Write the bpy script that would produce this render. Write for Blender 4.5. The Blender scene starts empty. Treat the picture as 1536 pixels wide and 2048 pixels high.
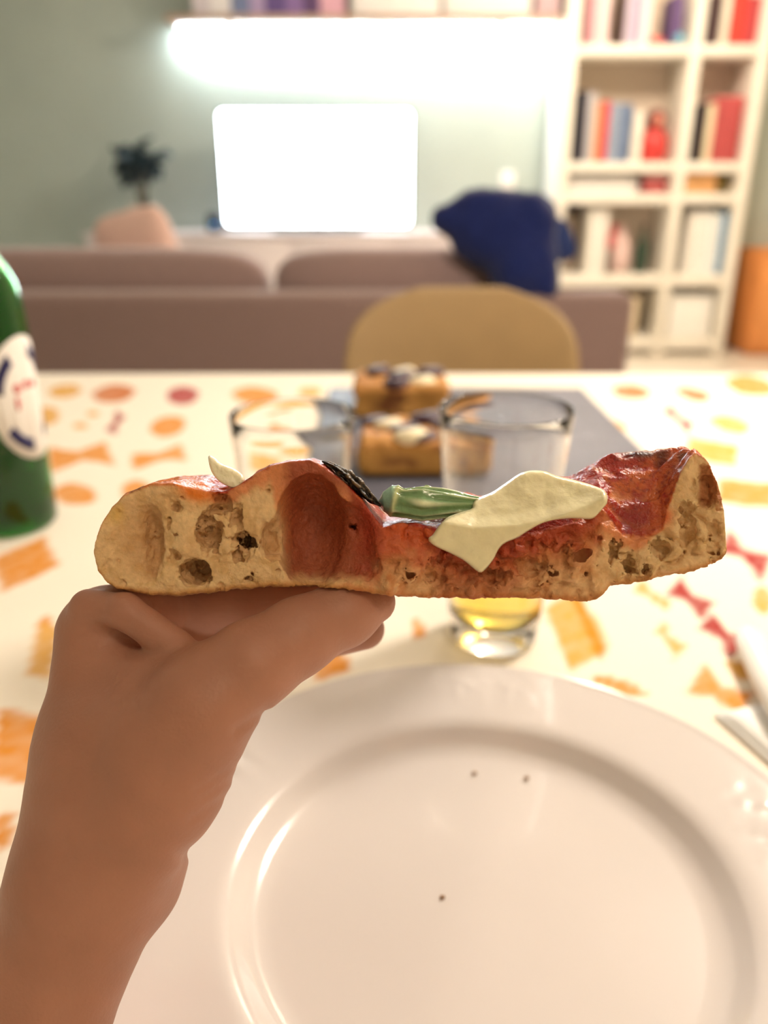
import bpy, bmesh, math, random
import numpy as np
from mathutils import Vector, Matrix

# ------------------------------------------------------------------ camera
SC = bpy.context.scene
COL = SC.collection
TH = math.radians(22.0)          # the phone looks down by this much
CZ = 1.03                        # height of the lens
FPX = 1600.0                     # focal length for a 1536 x 2048 frame
CAM = Vector((0, 0, CZ))
FWD = Vector((0, math.cos(TH), -math.sin(TH)))
UPV = Vector((0, math.sin(TH), math.cos(TH)))
RGT = Vector((1, 0, 0))
cam_d = bpy.data.cameras.new('camera')
cam = bpy.data.objects.new('camera', cam_d); COL.objects.link(cam)
cam.location = CAM
cam.rotation_euler = (math.pi / 2 - TH, 0, 0)
cam_d.sensor_fit = 'VERTICAL'; cam_d.sensor_height = 36.0
cam_d.lens = FPX / 2048 * 36.0
cam_d.clip_start = 0.01; cam_d.clip_end = 50
cam_d.dof.use_dof = True
cam_d.dof.focus_distance = 0.222
cam_d.dof.aperture_fstop = cam_d.lens / 4.2
SC.camera = cam

# ------------------------------------------------------------------ light and exposure
vs = SC.view_settings
vs.view_transform = 'Standard'; vs.look = 'None'; vs.gamma = 1.0; vs.use_curve_mapping = False
vs.exposure = 0.5
world = bpy.data.worlds.new('evening_room'); SC.world = world
world.use_nodes = True
wb = world.node_tree.nodes['Background']
wb.inputs[0].default_value = (1.0, 0.86, 0.72, 1); wb.inputs[1].default_value = 0.05
PENDANT_W = 33.0      # warm pendant over the dining table
CEIL_FRONT_W = 85.0   # ceiling lamp over the sofa corner
CEIL_BACK_W = 11.0    # ceiling lamp in the kitchen behind the diner
LED_E = 85.0          # light strip under the wall shelf
TV_E = 12.0            # television picture

# ------------------------------------------------------------------ helpers
def srgb(r, g, b):
    f = lambda c: (c / 255 / 12.92) if c / 255 <= 0.04045 else ((c / 255 + 0.055) / 1.055) ** 2.4
    return (f(r), f(g), f(b), 1.0)

def ray(px, py):
    return FWD + RGT * ((px - 768) / FPX) + UPV * ((1024 - py) / FPX)

def onY(px, py, Y):            # where the sight line through a pixel meets the plane y = Y
    d = ray(px, py); return CAM + d * (Y / d.y)

def onZ(px, py, z=0.75):       # ... meets the plane z
    d = ray(px, py); return CAM + d * ((z - CZ) / d.z)

def mat(name, color, rough=0.5, metal=0.0, spec=0.5, noise=0.0, nscale=40.0, bump=0.0, bscale=120.0,
        emit=None, estr=0.0, trans=0.0, ior=1.45, sss=0.0, sss_r=(0.01, 0.004, 0.002), sheen=0.0, attr=None, coat=0.0):
    m = bpy.data.materials.new(name); m.use_nodes = True
    nt = m.node_tree; b = nt.nodes['Principled BSDF']; L = nt.links.new
    c = color if len(color) == 4 else (*color, 1)
    b.inputs['Base Color'].default_value = c
    b.inputs['Roughness'].default_value = rough; b.inputs['Metallic'].default_value = metal
    b.inputs['Specular IOR Level'].default_value = spec; b.inputs['IOR'].default_value = ior
    b.inputs['Transmission Weight'].default_value = trans
    b.inputs['Coat Weight'].default_value = coat
    if sss:
        b.inputs['Subsurface Weight'].default_value = sss
        b.inputs['Subsurface Radius'].default_value = sss_r
        b.inputs['Subsurface Scale'].default_value = 1.0
    if sheen: b.inputs['Sheen Weight'].default_value = sheen
    if emit:
        b.inputs['Emission Color'].default_value = (*emit[:3], 1); b.inputs['Emission Strength'].default_value = estr
    tc = nt.nodes.new('ShaderNodeTexCoord')
    src = None
    if attr:
        a = nt.nodes.new('ShaderNodeAttribute'); a.attribute_name = attr; src = a.outputs['Color']
        L(src, b.inputs['Base Color'])
    if noise:
        n = nt.nodes.new('ShaderNodeTexNoise'); n.inputs['Scale'].default_value = nscale; n.inputs['Detail'].default_value = 5
        L(tc.outputs['Object'], n.inputs['Vector'])
        mr = nt.nodes.new('ShaderNodeMapRange')
        mr.inputs['From Min'].default_value = 0.3; mr.inputs['From Max'].default_value = 0.7
        mr.inputs['To Min'].default_value = 1 - noise; mr.inputs['To Max'].default_value = 1 + noise
        L(n.outputs['Fac'], mr.inputs['Value'])
        vm = nt.nodes.new('ShaderNodeVectorMath'); vm.operation = 'SCALE'
        if src: L(src, vm.inputs[0])
        else: vm.inputs[0].default_value = c[:3]
        L(mr.outputs['Result'], vm.inputs['Scale']); L(vm.outputs[0], b.inputs['Base Color'])
    if bump:
        n2 = nt.nodes.new('ShaderNodeTexNoise'); n2.inputs['Scale'].default_value = bscale; n2.inputs['Detail'].default_value = 4
        L(tc.outputs['Object'], n2.inputs['Vector'])
        bp = nt.nodes.new('ShaderNodeBump'); bp.inputs['Strength'].default_value = bump; bp.inputs['Distance'].default_value = 0.002
        L(n2.outputs['Fac'], bp.inputs['Height']); L(bp.outputs['Normal'], b.inputs['Normal'])
    return m

def link(name, me, m=None, parent=None, smooth=False):
    o = bpy.data.objects.new(name, me); COL.objects.link(o)
    if m is not None: me.materials.append(m)
    if parent is not None: o.parent = parent
    if smooth: me.polygons.foreach_set('use_smooth', np.ones(len(me.polygons), dtype=bool))
    return o

def tag(o, label, cat, group=None):
    o['label'] = label; o['category'] = cat
    if group: o['group'] = group
    return o

def struct(o): o['kind'] = 'structure'; return o

def empty(name, loc=(0, 0, 0), rz=0.0):
    o = bpy.data.objects.new(name, None); COL.objects.link(o)
    o.location = loc; o.rotation_euler = (0, 0, rz); o.empty_display_size = 0.05
    return o

def pyd(name, v, f, m=None, parent=None, smooth=True):
    me = bpy.data.meshes.new(name)
    me.from_pydata([tuple(map(float, p)) for p in v], [], [tuple(map(int, q)) for q in f]); me.update()
    return link(name, me, m, parent, smooth)

def npmesh(name, V, Q, m=None, parent=None, smooth=True):
    """numpy verts (n,3) and quads (k,4)"""
    me = bpy.data.meshes.new(name)
    me.vertices.add(len(V)); me.vertices.foreach_set('co', np.asarray(V, dtype=np.float32).ravel())
    k = len(Q)
    me.loops.add(k * 4); me.loops.foreach_set('vertex_index', np.asarray(Q, dtype=np.int32).ravel())
    me.polygons.add(k)
    me.polygons.foreach_set('loop_start', np.arange(0, 4 * k, 4, dtype=np.int32))
    me.polygons.foreach_set('loop_total', np.full(k, 4, dtype=np.int32))
    me.update(calc_edges=True); me.validate()
    return link(name, me, m, parent, smooth)

def paint(o, C, name='col'):
    a = o.data.color_attributes.new(name, 'FLOAT_COLOR', 'POINT')
    C = np.asarray(C, dtype=np.float32)
    if C.shape[1] == 3: C = np.concatenate([C, np.ones((len(C), 1), np.float32)], 1)
    a.data.foreach_set('color', C.ravel())

def box(name, lo, hi, m=None, parent=None, bevel=0.0, seg=2, rel=None):
    """axis-aligned box between two corners; rel = origin the mesh is stored around (world frame of the parent)"""
    lo = Vector(lo); hi = Vector(hi)
    bm = bmesh.new(); bmesh.ops.create_cube(bm, size=1.0)
    c = (lo + hi) / 2; s = hi - lo
    for v in bm.verts: v.co = Vector((v.co.x * s.x, v.co.y * s.y, v.co.z * s.z))
    if bevel:
        bmesh.ops.bevel(bm, geom=list(bm.edges), offset=min(bevel, 0.49 * min(s)), segments=seg, profile=0.5, affect='EDGES')
    me = bpy.data.meshes.new(name); bm.to_mesh(me); bm.free()
    o = link(name, me, m, parent, bool(bevel))
    o.location = c
    return o

def lathe(name, prof, m=None, parent=None, n=64, close=False, smooth=True):
    v = []; f = []
    k = len(prof)
    for i in range(n):
        a = 2 * math.pi * i / n
        for r, z in prof: v.append((r * math.cos(a), r * math.sin(a), z))
    for i in range(n):
        j = (i + 1) % n
        for t in range(k - 1 if not close else k):
            u = (t + 1) % k
            f.append((i * k + t, j * k + t, j * k + u, i * k + u))
    o = pyd(name, v, f, m, parent, smooth)
    bm = bmesh.new(); bm.from_mesh(o.data)
    bmesh.ops.remove_doubles(bm, verts=bm.verts, dist=1e-6)
    bmesh.ops.recalc_face_normals(bm, faces=bm.faces)
    bm.to_mesh(o.data); bm.free()
    if smooth: o.data.polygons.foreach_set('use_smooth', np.ones(len(o.data.polygons), dtype=bool))
    return o

def tube(name, pts, radii, m=None, parent=None, n=10, cap=True):
    pts = [Vector(p) for p in pts]
    if not hasattr(radii, '__len__'): radii = [radii] * len(pts)
    v = []; f = []
    up = Vector((0.13, 0.21, 1)).normalized()
    for i, p in enumerate(pts):
        t = (pts[min(i + 1, len(pts) - 1)] - pts[max(i - 1, 0)]).normalized()
        a = t.cross(up)
        if a.length < 1e-4: a = t.cross(Vector((1, 0, 0)))
        a.normalize(); b = t.cross(a)
        for k in range(n):
            w = 2 * math.pi * k / n
            v.append(p + (a * math.cos(w) + b * math.sin(w)) * radii[i])
    for i in range(len(pts) - 1):
        for k in range(n):
            l = (k + 1) % n
            f.append((i * n + k, i * n + l, (i + 1) * n + l, (i + 1) * n + k))
    if cap:
        f.append(tuple(range(n))[::-1]); f.append(tuple((len(pts) - 1) * n + k for k in range(n)))
    return pyd(name, v, f, m, parent, True)

class Noise:
    """tileable value noise, several octaves"""
    def __init__(self, seed, n=48):
        self.n = n; self.g = np.random.RandomState(seed).rand(n, n, n).astype(np.float32) * 2 - 1
    def one(self, x, y, z):
        n = self.n
        xi = np.floor(x); yi = np.floor(y); zi = np.floor(z)
        fx = (x - xi).astype(np.float32); fy = (y - yi).astype(np.float32); fz = (z - zi).astype(np.float32)
        fx = fx * fx * (3 - 2 * fx); fy = fy * fy * (3 - 2 * fy); fz = fz * fz * (3 - 2 * fz)
        a = xi.astype(np.int64) % n; b = yi.astype(np.int64) % n; c = zi.astype(np.int64) % n
        A = (a + 1) % n; B = (b + 1) % n; D = (c + 1) % n; g = self.g
        l = lambda p, q, t: p + (q - p) * t
        return l(l(l(g[a, b, c], g[A, b, c], fx), l(g[a, B, c], g[A, B, c], fx), fy),
                 l(l(g[a, b, D], g[A, b, D], fx), l(g[a, B, D], g[A, B, D], fx), fy), fz)
    def __call__(self, x, y, z, octaves=3):
        r = 0; amp = 1.0; tot = 0
        for o in range(octaves):
            r = r + amp * self.one(x * 2 ** o + 7.3 * o, y * 2 ** o + 3.1 * o, z * 2 ** o + 5.7 * o); tot += amp; amp *= 0.5
        return r / tot

def surface_nets(F, org, h):
    """polygonise F < 0 on a regular grid; returns verts, quads facing outwards"""
    S = F < 0
    nx, ny, nz = F.shape
    cs = (nx - 1, ny - 1, nz - 1)
    acc = np.zeros(cs + (3,), np.float32); cnt = np.zeros(cs, np.int8)
    sl = lambda o, k: slice(o, o + cs[k])
    for ax in range(3):
        o1, o2 = [a for a in range(3) if a != ax]
        for p in (0, 1):
            for q in (0, 1):
                off = [0, 0, 0]; off[o1] = p; off[o2] = q
                off2 = list(off); off2[ax] = 1
                A = F[sl(off[0], 0), sl(off[1], 1), sl(off[2], 2)]; B = F[sl(off2[0], 0), sl(off2[1], 1), sl(off2[2], 2)]
                msk = (A < 0) != (B < 0)
                i = np.nonzero(msk)
                t = A[i] / (A[i] - B[i])
                acc[i + (np.full(len(t), ax),)] += t
                if p: acc[i + (np.full(len(t), o1),)] += 1
                if q: acc[i + (np.full(len(t), o2),)] += 1
                cnt[i] += 1
    idx = np.nonzero(cnt)
    num = np.full(cs, -1, np.int64); num[idx] = np.arange(len(idx[0]))
    V = acc[idx] / cnt[idx][:, None] + np.stack(idx, 1)
    V = V * h + np.asarray(org)
    quads = []
    for ax in range(3):
        o1, o2 = (ax + 1) % 3, (ax + 2) % 3
        a = [slice(None)] * 3; b = [slice(None)] * 3
        a[ax] = slice(0, -1); b[ax] = slice(1, None)
        for k in (o1, o2): a[k] = slice(1, -1); b[k] = slice(1, -1)
        SA = S[tuple(a)]; SB = S[tuple(b)]
        for inside_first in (True, False):
            i = np.nonzero((SA & ~SB) if inside_first else (~SA & SB))
            base = [i[0], i[1], i[2]]
            base[o1] = base[o1] + 1; base[o2] = base[o2] + 1
            def cell(d1, d2):
                c = list(base); c[o1] = c[o1] - d1; c[o2] = c[o2] - d2
                return num[tuple(c)]
            q = np.stack([cell(1, 1), cell(0, 1), cell(0, 0), cell(1, 0)], 1)
            quads.append(q if inside_first else q[:, ::-1])
    return V, np.concatenate(quads)

def cap(P, a, ra, b, rb):
    """distance from points to a tapered capsule"""
    a = np.asarray(a, np.float32); b = np.asarray(b, np.float32); d = b - a
    t = np.clip(((P - a) @ d) / (d @ d + 1e-9), 0, 1)
    return np.linalg.norm(P - (a + t[..., None] * d), axis=-1) - (ra + (rb - ra) * t)

def smin(a, b, k):
    h = np.clip(0.5 + 0.5 * (b - a) / k, 0, 1)
    return b + (a - b) * h - k * h * (1 - h)

def sstep(a, b, x):
    t = np.clip((x - a) / (b - a), 0, 1); return t * t * (3 - 2 * t)

def blob(name, ells, org_pad=0.02, h=0.012, k=0.03, nz=None, amp=0.0, freq=20, m=None, parent=None, loc=(0, 0, 0)):
    """soft lump from ellipsoids (centre, radii), local metres"""
    lo = np.min([np.array(c) - np.array(r) for c, r in ells], 0) - org_pad - k
    hi = np.max([np.array(c) + np.array(r) for c, r in ells], 0) + org_pad + k
    n = np.ceil((hi - lo) / h).astype(int) + 1
    G = np.stack(np.meshgrid(*[lo[i] + np.arange(n[i]) * h for i in range(3)], indexing='ij'), -1).astype(np.float32)
    f = None
    for c, r in ells:
        r = np.array(r, np.float32)
        q = (G - np.array(c, np.float32)) / r
        l = np.linalg.norm(q, axis=-1)
        d = (l - 1) * float(np.min(r)) * 0.5 + (l - 1) * float(np.mean(r)) * 0.5
        f = d if f is None else smin(f, d, k)
    if amp: f = f + amp * nz(G[..., 0] * freq, G[..., 1] * freq, G[..., 2] * freq, 3)
    V, Q = surface_nets(f, lo, h)
    o = npmesh(name, V, Q, m, parent, True); o.location = loc
    return o

# ------------------------------------------------------------------ the room
random.seed(4); NZ = Noise(3)
WALL_Y = 5.75
M_wall = mat('sage_paint', srgb(180, 190, 182), 0.85, noise=0.03, nscale=3, bump=0.05, bscale=300)
M_wall2 = mat('cream_paint', srgb(226, 218, 200), 0.85, noise=0.02, nscale=3)
M_ceil = mat('ceiling_paint', srgb(240, 236, 228), 0.9)
M_floor = mat('pale_floor', srgb(226, 216, 200), 0.35, noise=0.05, nscale=6)
M_white = mat('white_lacquer', srgb(240, 236, 228), 0.4)
M_trim = mat('trim_paint', srgb(236, 232, 224), 0.5)

struct(box('floor', (-3.6, -2.4, -0.1), (3.3, WALL_Y + 0.1, 0.0), M_floor))
struct(box('wall_back', (-3.6, WALL_Y, 0), (3.3, WALL_Y + 0.1, 2.7), M_wall))
struct(box('wall_left', (-3.7, -2.4, 0), (-3.6, WALL_Y + 0.1, 2.7), M_wall))
struct(box('wall_right', (3.3, -2.4, 0), (3.4, WALL_Y + 0.1, 2.7), M_wall2))
struct(box('wall_front', (-3.6, -2.5, 0), (3.3, -2.4, 2.7), M_wall2))
struct(box('ceiling', (-3.7, -2.5, 2.7), (3.4, WALL_Y + 0.1, 2.8), M_ceil))
struct(box('baseboard_back', (-3.6, WALL_Y - 0.015, 0), (3.3, WALL_Y, 0.08), M_trim))

# ------------------------------------------------------------------ lamps of the room
M_shade = mat('lamp_shade_metal', srgb(70, 66, 60), 0.5)
M_shade_in = mat('lamp_shade_linen', srgb(235, 225, 205), 0.8)
M_bulb = mat('warm_bulb', (1, 1, 1), 0.4, emit=(1, 0.78, 0.52), estr=6.0)
M_cord = mat('lamp_cord', srgb(30, 30, 30), 0.6)
def lamp_light(parent, z, watts, color, radius):
    ld = bpy.data.lights.new('bulb_light', 'POINT'); ld.energy = watts; ld.color = color; ld.shadow_soft_size = radius
    lo = bpy.data.objects.new('bulb_light', ld); COL.objects.link(lo); lo.parent = parent; lo.location = (0, 0, z)
def pendant(loc, watts, label):
    t = empty('pendant_lamp', loc)
    lathe('lamp_shade', [(0.03, 0.22), (0.06, 0.215), (0.16, 0.10), (0.19, 0.0), (0.186, 0.0), (0.155, 0.096), (0.056, 0.208), (0.03, 0.212)], M_shade, t, 48, close=True)
    lathe('light_bulb', [(0.0, 0.03), (0.025, 0.037), (0.035, 0.06), (0.03, 0.085), (0.015, 0.11), (0.014, 0.15), (0.0, 0.15)], M_bulb, t, 24)
    tube('cord', [(0, 0, 0.15), (0, 0, 2.68 - loc[2])], 0.004, M_cord, t, 8)
    lathe('ceiling_rose', [(0.0, 2.7 - loc[2]), (0.05, 2.7 - loc[2]), (0.05, 2.68 - loc[2]), (0.0, 2.67 - loc[2])], M_shade, t, 24)
    lamp_light(t, -0.01, watts, (1.0, 0.89, 0.76), 0.12)
    return tag(t, label, 'lamp')
def ceiling_lamp(loc, watts, label, color):
    t = empty('ceiling_lamp', loc)
    lathe('mount', [(0.0, 0.0), (0.12, 0.0), (0.12, -0.03), (0.0, -0.03)], M_shade, t, 32)
    lathe('diffuser', [(0.0, -0.11), (0.10, -0.10), (0.17, -0.075), (0.19, -0.035), (0.17, -0.03), (0.0, -0.03)], M_bulb, t, 40)
    lamp_light(t, -0.2, watts, color, 0.16)
    return tag(t, label, 'lamp')
pendant((0.62, 0.92, 1.60), PENDANT_W, 'dark metal pendant lamp hanging over the dining table')
ceiling_lamp((1.3, 3.9, 2.7), CEIL_FRONT_W, 'round ceiling lamp above the sofa and bookcase', (1.0, 0.84, 0.66))
ceiling_lamp((0.7, -0.9, 2.7), CEIL_BACK_W, 'round ceiling lamp behind the dining place', (1.0, 0.82, 0.62))

# ------------------------------------------------------------------ wall shelf, light strip, books on it
M_wood = mat('pale_wood', srgb(190, 160, 140), 0.5, noise=0.12, nscale=9)
M_led = mat('led_strip', (1, 1, 1), 0.5, emit=(0.84, 0.95, 1.0), estr=LED_E)
zs = onY(700, 40, 5.45).z
xs0 = onY(330, 40, 5.45).x; xs1 = onY(1128, 40, 5.45).x
shelf = empty('wall_shelf', ((xs0 + xs1) / 2, 5.6, zs))
hw = (xs1 - xs0) / 2
box('shelf_board', (-hw, -0.15, -0.0), (hw, 0.148, 0.03), M_wood, shelf, 0.003)
box('light_strip', (-hw + 0.03, 0.06, -0.0125), (hw - 0.03, 0.10, -0.0005), M_led, shelf)
for x in (-hw * 0.7, hw * 0.7): box('bracket', (x - 0.01, -0.09, -0.09), (x + 0.01, 0.148, -0.0), M_white, shelf, 0.004)
tag(shelf, 'long pale wooden wall shelf with a light strip under it above the television', 'shelf')

def book(x0, x1, yf, z0, h, depth, col, label, group=None, lean=0.0):
    t = empty('book', ((x0 + x1) / 2, yf, z0)); w = x1 - x0
    key = 'cover_%02x%02x%02x' % col
    m = bpy.data.materials.get(key) or mat(key, srgb(*col), 0.55, noise=0.06, nscale=20)
    mp = bpy.data.materials.get('paper_pages') or mat('paper_pages', srgb(232, 222, 200), 0.9)
    s = 0.003
    v = [(-w/2, 0, 0), (w/2, 0, 0), (w/2, depth, 0), (w/2 - s, depth, 0), (w/2 - s, s, 0), (-w/2 + s, s, 0), (-w/2 + s, depth, 0), (-w/2, depth, 0)]
    V = [(a, b, 0) for a, b, _ in v] + [(a, b, h) for a, b, _ in v]
    F = [(i, (i + 1) % 8, 8 + (i + 1) % 8, 8 + i) for i in range(8)]
    F += [(0, 5, 4, 1), (8, 9, 12, 13), (0, 7, 6, 5), (8, 13, 14, 15), (1, 4, 3, 2), (9, 10, 11, 12)]
    pyd('cover', V, F, m, t, False)
    box('pages', (-w/2 + s, s, 0.004), (w/2 - s, depth - 0.006, h - 0.005), mp, t)
    t.rotation_euler = (0, lean, 0)
    return tag(t, label, 'book', group)

sb = zs + 0.0302
def shelf_books(spec, Y, z, py, group):
    for px0, px1, h, col, label in spec:
        a = onY(px0, py, Y).x; b = onY(px1, py, Y).x
        book(a + 0.002, b - 0.002, Y, z, h, 0.17, col, label, group)
shelf_books([
    (385, 420, 0.22, (214, 206, 214), 'pale grey book standing at the plant end of the wall shelf'),
    (420, 462, 0.25, (238, 234, 236), 'thick white book left of the slate-blue one on the wall shelf'),
    (462, 500, 0.20, (120, 132, 170), 'slate-blue book on the wall shelf above the television'),
    (500, 530, 0.23, (176, 156, 196), 'lilac book on the wall shelf beside the slate-blue one'),
    (530, 572, 0.24, (104, 84, 140), 'deep purple book on the wall shelf above the television'),
    (572, 606, 0.22, (140, 112, 168), 'mid violet book between the purple and plum ones'),
    (606, 640, 0.25, (96, 70, 112), 'dark plum book on the wall shelf'),
    (640, 690, 0.21, (222, 172, 190), 'pink book on the wall shelf above the television'),
], 5.47, sb, 20, 'books on the wall shelf')
M_box = mat('white_card', srgb(244, 240, 238), 0.7, noise=0.02)
for px0, px1, lab in ((704, 880, 'wide white storage box beside the pink book on the wall shelf'), (888, 1062, 'wide white storage box at the bookcase end of the wall shelf')):
    a = onY(px0, 20, 5.47).x; b = onY(px1, 20, 5.47).x
    t = empty('storage_box', ((a + b) / 2, 5.48, sb)); w = (b - a) / 2
    box('body', (-w, 0, 0), (w, 0.24, 0.2), M_box, t, 0.006)
    box('lid', (-w - 0.004, -0.004, 0.2), (w + 0.004, 0.244, 0.24), M_box, t, 0.006)
    tag(t, lab, 'box')
a = onY(1072, 20, 5.47).x; b = onY(1118, 20, 5.47).x
book(a, b, 5.47, sb, 0.18, 0.17, (190, 160, 166), 'dusty pink book at the bookcase end of the wall shelf')

# ------------------------------------------------------------------ sideboard, television, speaker, plant
ZB = onY(640, 464, 5.42).z
M_side = mat('sideboard_lacquer', srgb(226, 214, 214), 0.45)
x0 = onY(170, 470, 5.3).x; x1 = onY(1000, 470, 5.3).x
sdb = empty('sideboard', ((x0 + x1) / 2, 5.5, 0)); w = (x1 - x0) / 2
box('body', (-w, -0.2, 0.1), (w, 0.23, ZB - 0.025), M_side, sdb, 0.004)
box('top_board', (-w - 0.01, -0.22, ZB - 0.025), (w + 0.01, 0.235, ZB), M_side, sdb, 0.004)
nd = 4
for i in range(nd):
    a = -w + i * 2 * w / nd + 0.008; b = -w + (i + 1) * 2 * w / nd - 0.008
    d = box('door', (a, -0.218, 0.12), (b, -0.2, ZB - 0.04), M_side, sdb, 0.003)
    box('handle', (-0.05, -0.024, 0.18), (0.05, -0.009, 0.195), M_shade, d, 0.003)
for sx in (-1, 1):
    for sy in (-0.16, 0.19): box('leg', (sx * (w - 0.1) - 0.02, sy - 0.02, 0), (sx * (w - 0.1) + 0.02, sy + 0.02, 0.1), M_side, sdb, 0.003)
tag(sdb, 'long pale sideboard under the television against the green wall', 'sideboard')

M_black = mat('black_plastic', srgb(26, 28, 34), 0.35)
M_tv = mat('tv_picture', (0.02, 0.02, 0.02), 0.3, emit=(0.86, 0.95, 1.0), estr=TV_E)
TY = 5.40
pa = onY(440, 340, TY); pb = onY(826, 340, TY); zt_ = onY(640, 216, TY).z; zb_ = onY(640, 456, TY).z
tv = empty('television', ((pa.x + pb.x) / 2, TY, ZB))
w = (pb.x - pa.x) / 2
box('casing', (-w, 0.0, zb_ - ZB), (w, 0.045, zt_ - ZB), M_black, tv, 0.02, 4)
sv = []; n = 8; rr = 0.03; a0 = w - 0.014; c0 = zb_ - ZB + 0.016; c1 = zt_ - ZB - 0.014
for cx, cz, s in ((a0 - rr, c0 + rr, -90), (a0 - rr, c1 - rr, 0), (-a0 + rr, c1 - rr, 90), (-a0 + rr, c0 + rr, 180)):
    for i in range(n + 1):
        q = math.radians(s + 90 * i / n); sv.append((cx + rr * math.cos(q), cz + rr * math.sin(q)))
k = len(sv)
pyd('screen', [(x, -0.0015, z) for x, z in sv] + [(x, 0.004, z) for x, z in sv],
    [tuple(range(k))] + [(i, (i + 1) % k, k + (i + 1) % k, k + i)[::-1] for i in range(k)], M_tv, tv, False)
box('neck', (-0.05, 0.01, 0.01), (0.05, 0.035, zb_ - ZB + 0.06), M_black, tv, 0.004)
box('stand_base', (-0.28, -0.10, 0.0), (0.28, 0.14, 0.012), M_black, tv, 0.005)
tag(tv, 'glowing flat television on the pale sideboard', 'television')

M_grille = mat('speaker_cloth', srgb(28, 34, 52), 0.8, bump=0.3, bscale=900)
p = onY(426, 446, 5.34)
sp = empty('speaker', (p.x, 5.40, ZB))
lathe('body', [(0.0, 0.0), (0.038, 0.0), (0.05, 0.012), (0.054, 0.05), (0.05, 0.09), (0.036, 0.112), (0.0, 0.118)], M_grille, sp, 32)
lathe('base_ring', [(0.0, 0.0), (0.046, 0.0), (0.05, 0.008), (0.046, 0.012), (0.0, 0.012)], M_black, sp, 32)
bm = lathe('status_light', [(0.0, -0.0), (0.006, 0.0), (0.006, 0.003), (0.0, 0.004)], mat('blue_led', (0.02, 0.1, 0.5), emit=(0.2, 0.6, 1.0), estr=4), sp, 12)
bm.location = (0.0, -0.0535, 0.045); bm.rotation_euler = (math.pi / 2, 0, 0)
tag(sp, 'small dark round speaker beside the television', 'speaker')

# plant in a pot
M_leaf = mat('dark_leaf', srgb(34, 50, 56), 0.5, noise=0.2, nscale=30)
M_stem = mat('plant_stem', srgb(96, 84, 66), 0.7)
M_pot = mat('cream_pot', srgb(226, 204, 190), 0.5)
p = onY(285, 440, 5.40)
pl = empty('potted_plant', (p.x, 5.46, ZB))
lathe('pot', [(0.0, 0.0), (0.07, 0.0), (0.082, 0.02), (0.095, 0.15), (0.1, 0.155), (0.094, 0.158), (0.088, 0.15), (0.085, 0.13), (0.0, 0.13)], M_pot, pl, 40)
lathe('soil', [(0.0, 0.135), (0.084, 0.132), (0.0, 0.128)], mat('soil', srgb(60, 46, 36), 0.95, noise=0.3, nscale=80), pl, 24)
stm = []
cen = onY(275, 332, 5.40)
for i in range(6):
    a = i * 1.05; top = Vector((cen.x - p.x + 0.09 * math.cos(a), 0.09 * math.sin(a), cen.z - ZB + random.uniform(0.02, 0.16)))
    mid = Vector((0.03 * math.cos(a), 0.03 * math.sin(a), 0.26))
    pts = [Vector((0.02 * math.cos(a), 0.02 * math.sin(a), 0.125)), mid, mid.lerp(top, 0.6) + Vector((0, 0, 0.02)), top]
    tube('stem', pts, [0.006, 0.005, 0.004, 0.003], M_stem, pl, 8); stm.append(pts)
lv = []; lf = []
for i in range(9):
    t = i / 8; wv = 0.034 * math.sin(math.pi * min(1, t * 0.92 + 0.04)) ** 0.8
    for j, s in enumerate((-1, -0.5, 0, 0.5, 1)):
        lv.append((s * wv, t * 0.14, -0.10 * t * t * 0.35 + abs(s) * wv * 0.35))
for i in range(8):
    for j in range(4): lf.append((i * 5 + j, i * 5 + j + 1, i * 5 + 6 + j, i * 5 + 5 + j))
leaf0 = None
for i in range(64):
    s = stm[i % 6]; q = random.uniform(-0.4, 1.15); base = s[2].lerp(s[3], q)
    if i % 6 == 5: base = s[1].lerp(s[2], 0.8)
    if leaf0 is None:
        o = leaf0 = pyd('leaf', lv, lf, M_leaf, pl)
        md = o.modifiers.new('thick', 'SOLIDIFY'); md.thickness = 0.002
    else:
        o = leaf0.copy(); COL.objects.link(o); o.parent = pl
    o.location = base
    o.rotation_euler = (random.uniform(-0.9, 1.3), random.uniform(-0.8, 0.8), random.uniform(0, 6.28))
    sc_ = random.uniform(0.7, 1.1); o.scale = (sc_, sc_, sc_)
tag(pl, 'dark leafy plant in a cream pot on the sideboard', 'plant')

# wall switch
p = onY(1015, 364, WALL_Y)
sw = empty('light_switch', (p.x, WALL_Y, p.z))
box('plate', (-0.045, -0.012, -0.065), (0.045, 0.0, 0.065), M_white, sw, 0.004)
box('rocker', (-0.025, -0.019, -0.04), (0.025, -0.010, 0.04), M_white, sw, 0.004)
tag(sw, 'small white switch plate on the green wall beside the bookcase', 'switch')

# ------------------------------------------------------------------ bookcase
BY = 5.35
xi0 = onY(1147, 222, BY).x; xd0 = onY(1371, 200, BY).x; xd1 = onY(1392, 200, BY).x; xr0 = onY(1500, 225, BY).x; xr1 = onY(1521, 225, BY).x
xl = onY(1122, 222, BY).x
M_case = mat('bookcase_white', srgb(246, 240, 228), 0.45)
M_caseback = mat('bookcase_back', srgb(222, 206, 188), 0.6)
bc = empty('bookcase', ((xl + xr1) / 2, BY, 0)); ox = (xl + xr1) / 2
shz = [(onY(1260, b, BY).z, onY(1260, t, BY).z) for t, b in ((89, 111), (324, 345), (387, 408), (550, 573), (676, 700))]
ztop = 2.32
box('side_panel', (xl - ox, 0, 0), (xi0 - ox, 0.385, ztop), M_case, bc, 0.003)
box('side_panel', (xr0 - ox, 0, 0), (xr1 - ox, 0.385, ztop), M_case, bc, 0.003)
box('divider', (xd0 - ox, 0.004, 0), (xd1 - ox, 0.37, ztop), M_case, bc, 0.003)
box('back_panel', (xi0 - ox, 0.372, 0.0), (xr0 - ox, 0.385, ztop), M_caseback, bc)
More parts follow.
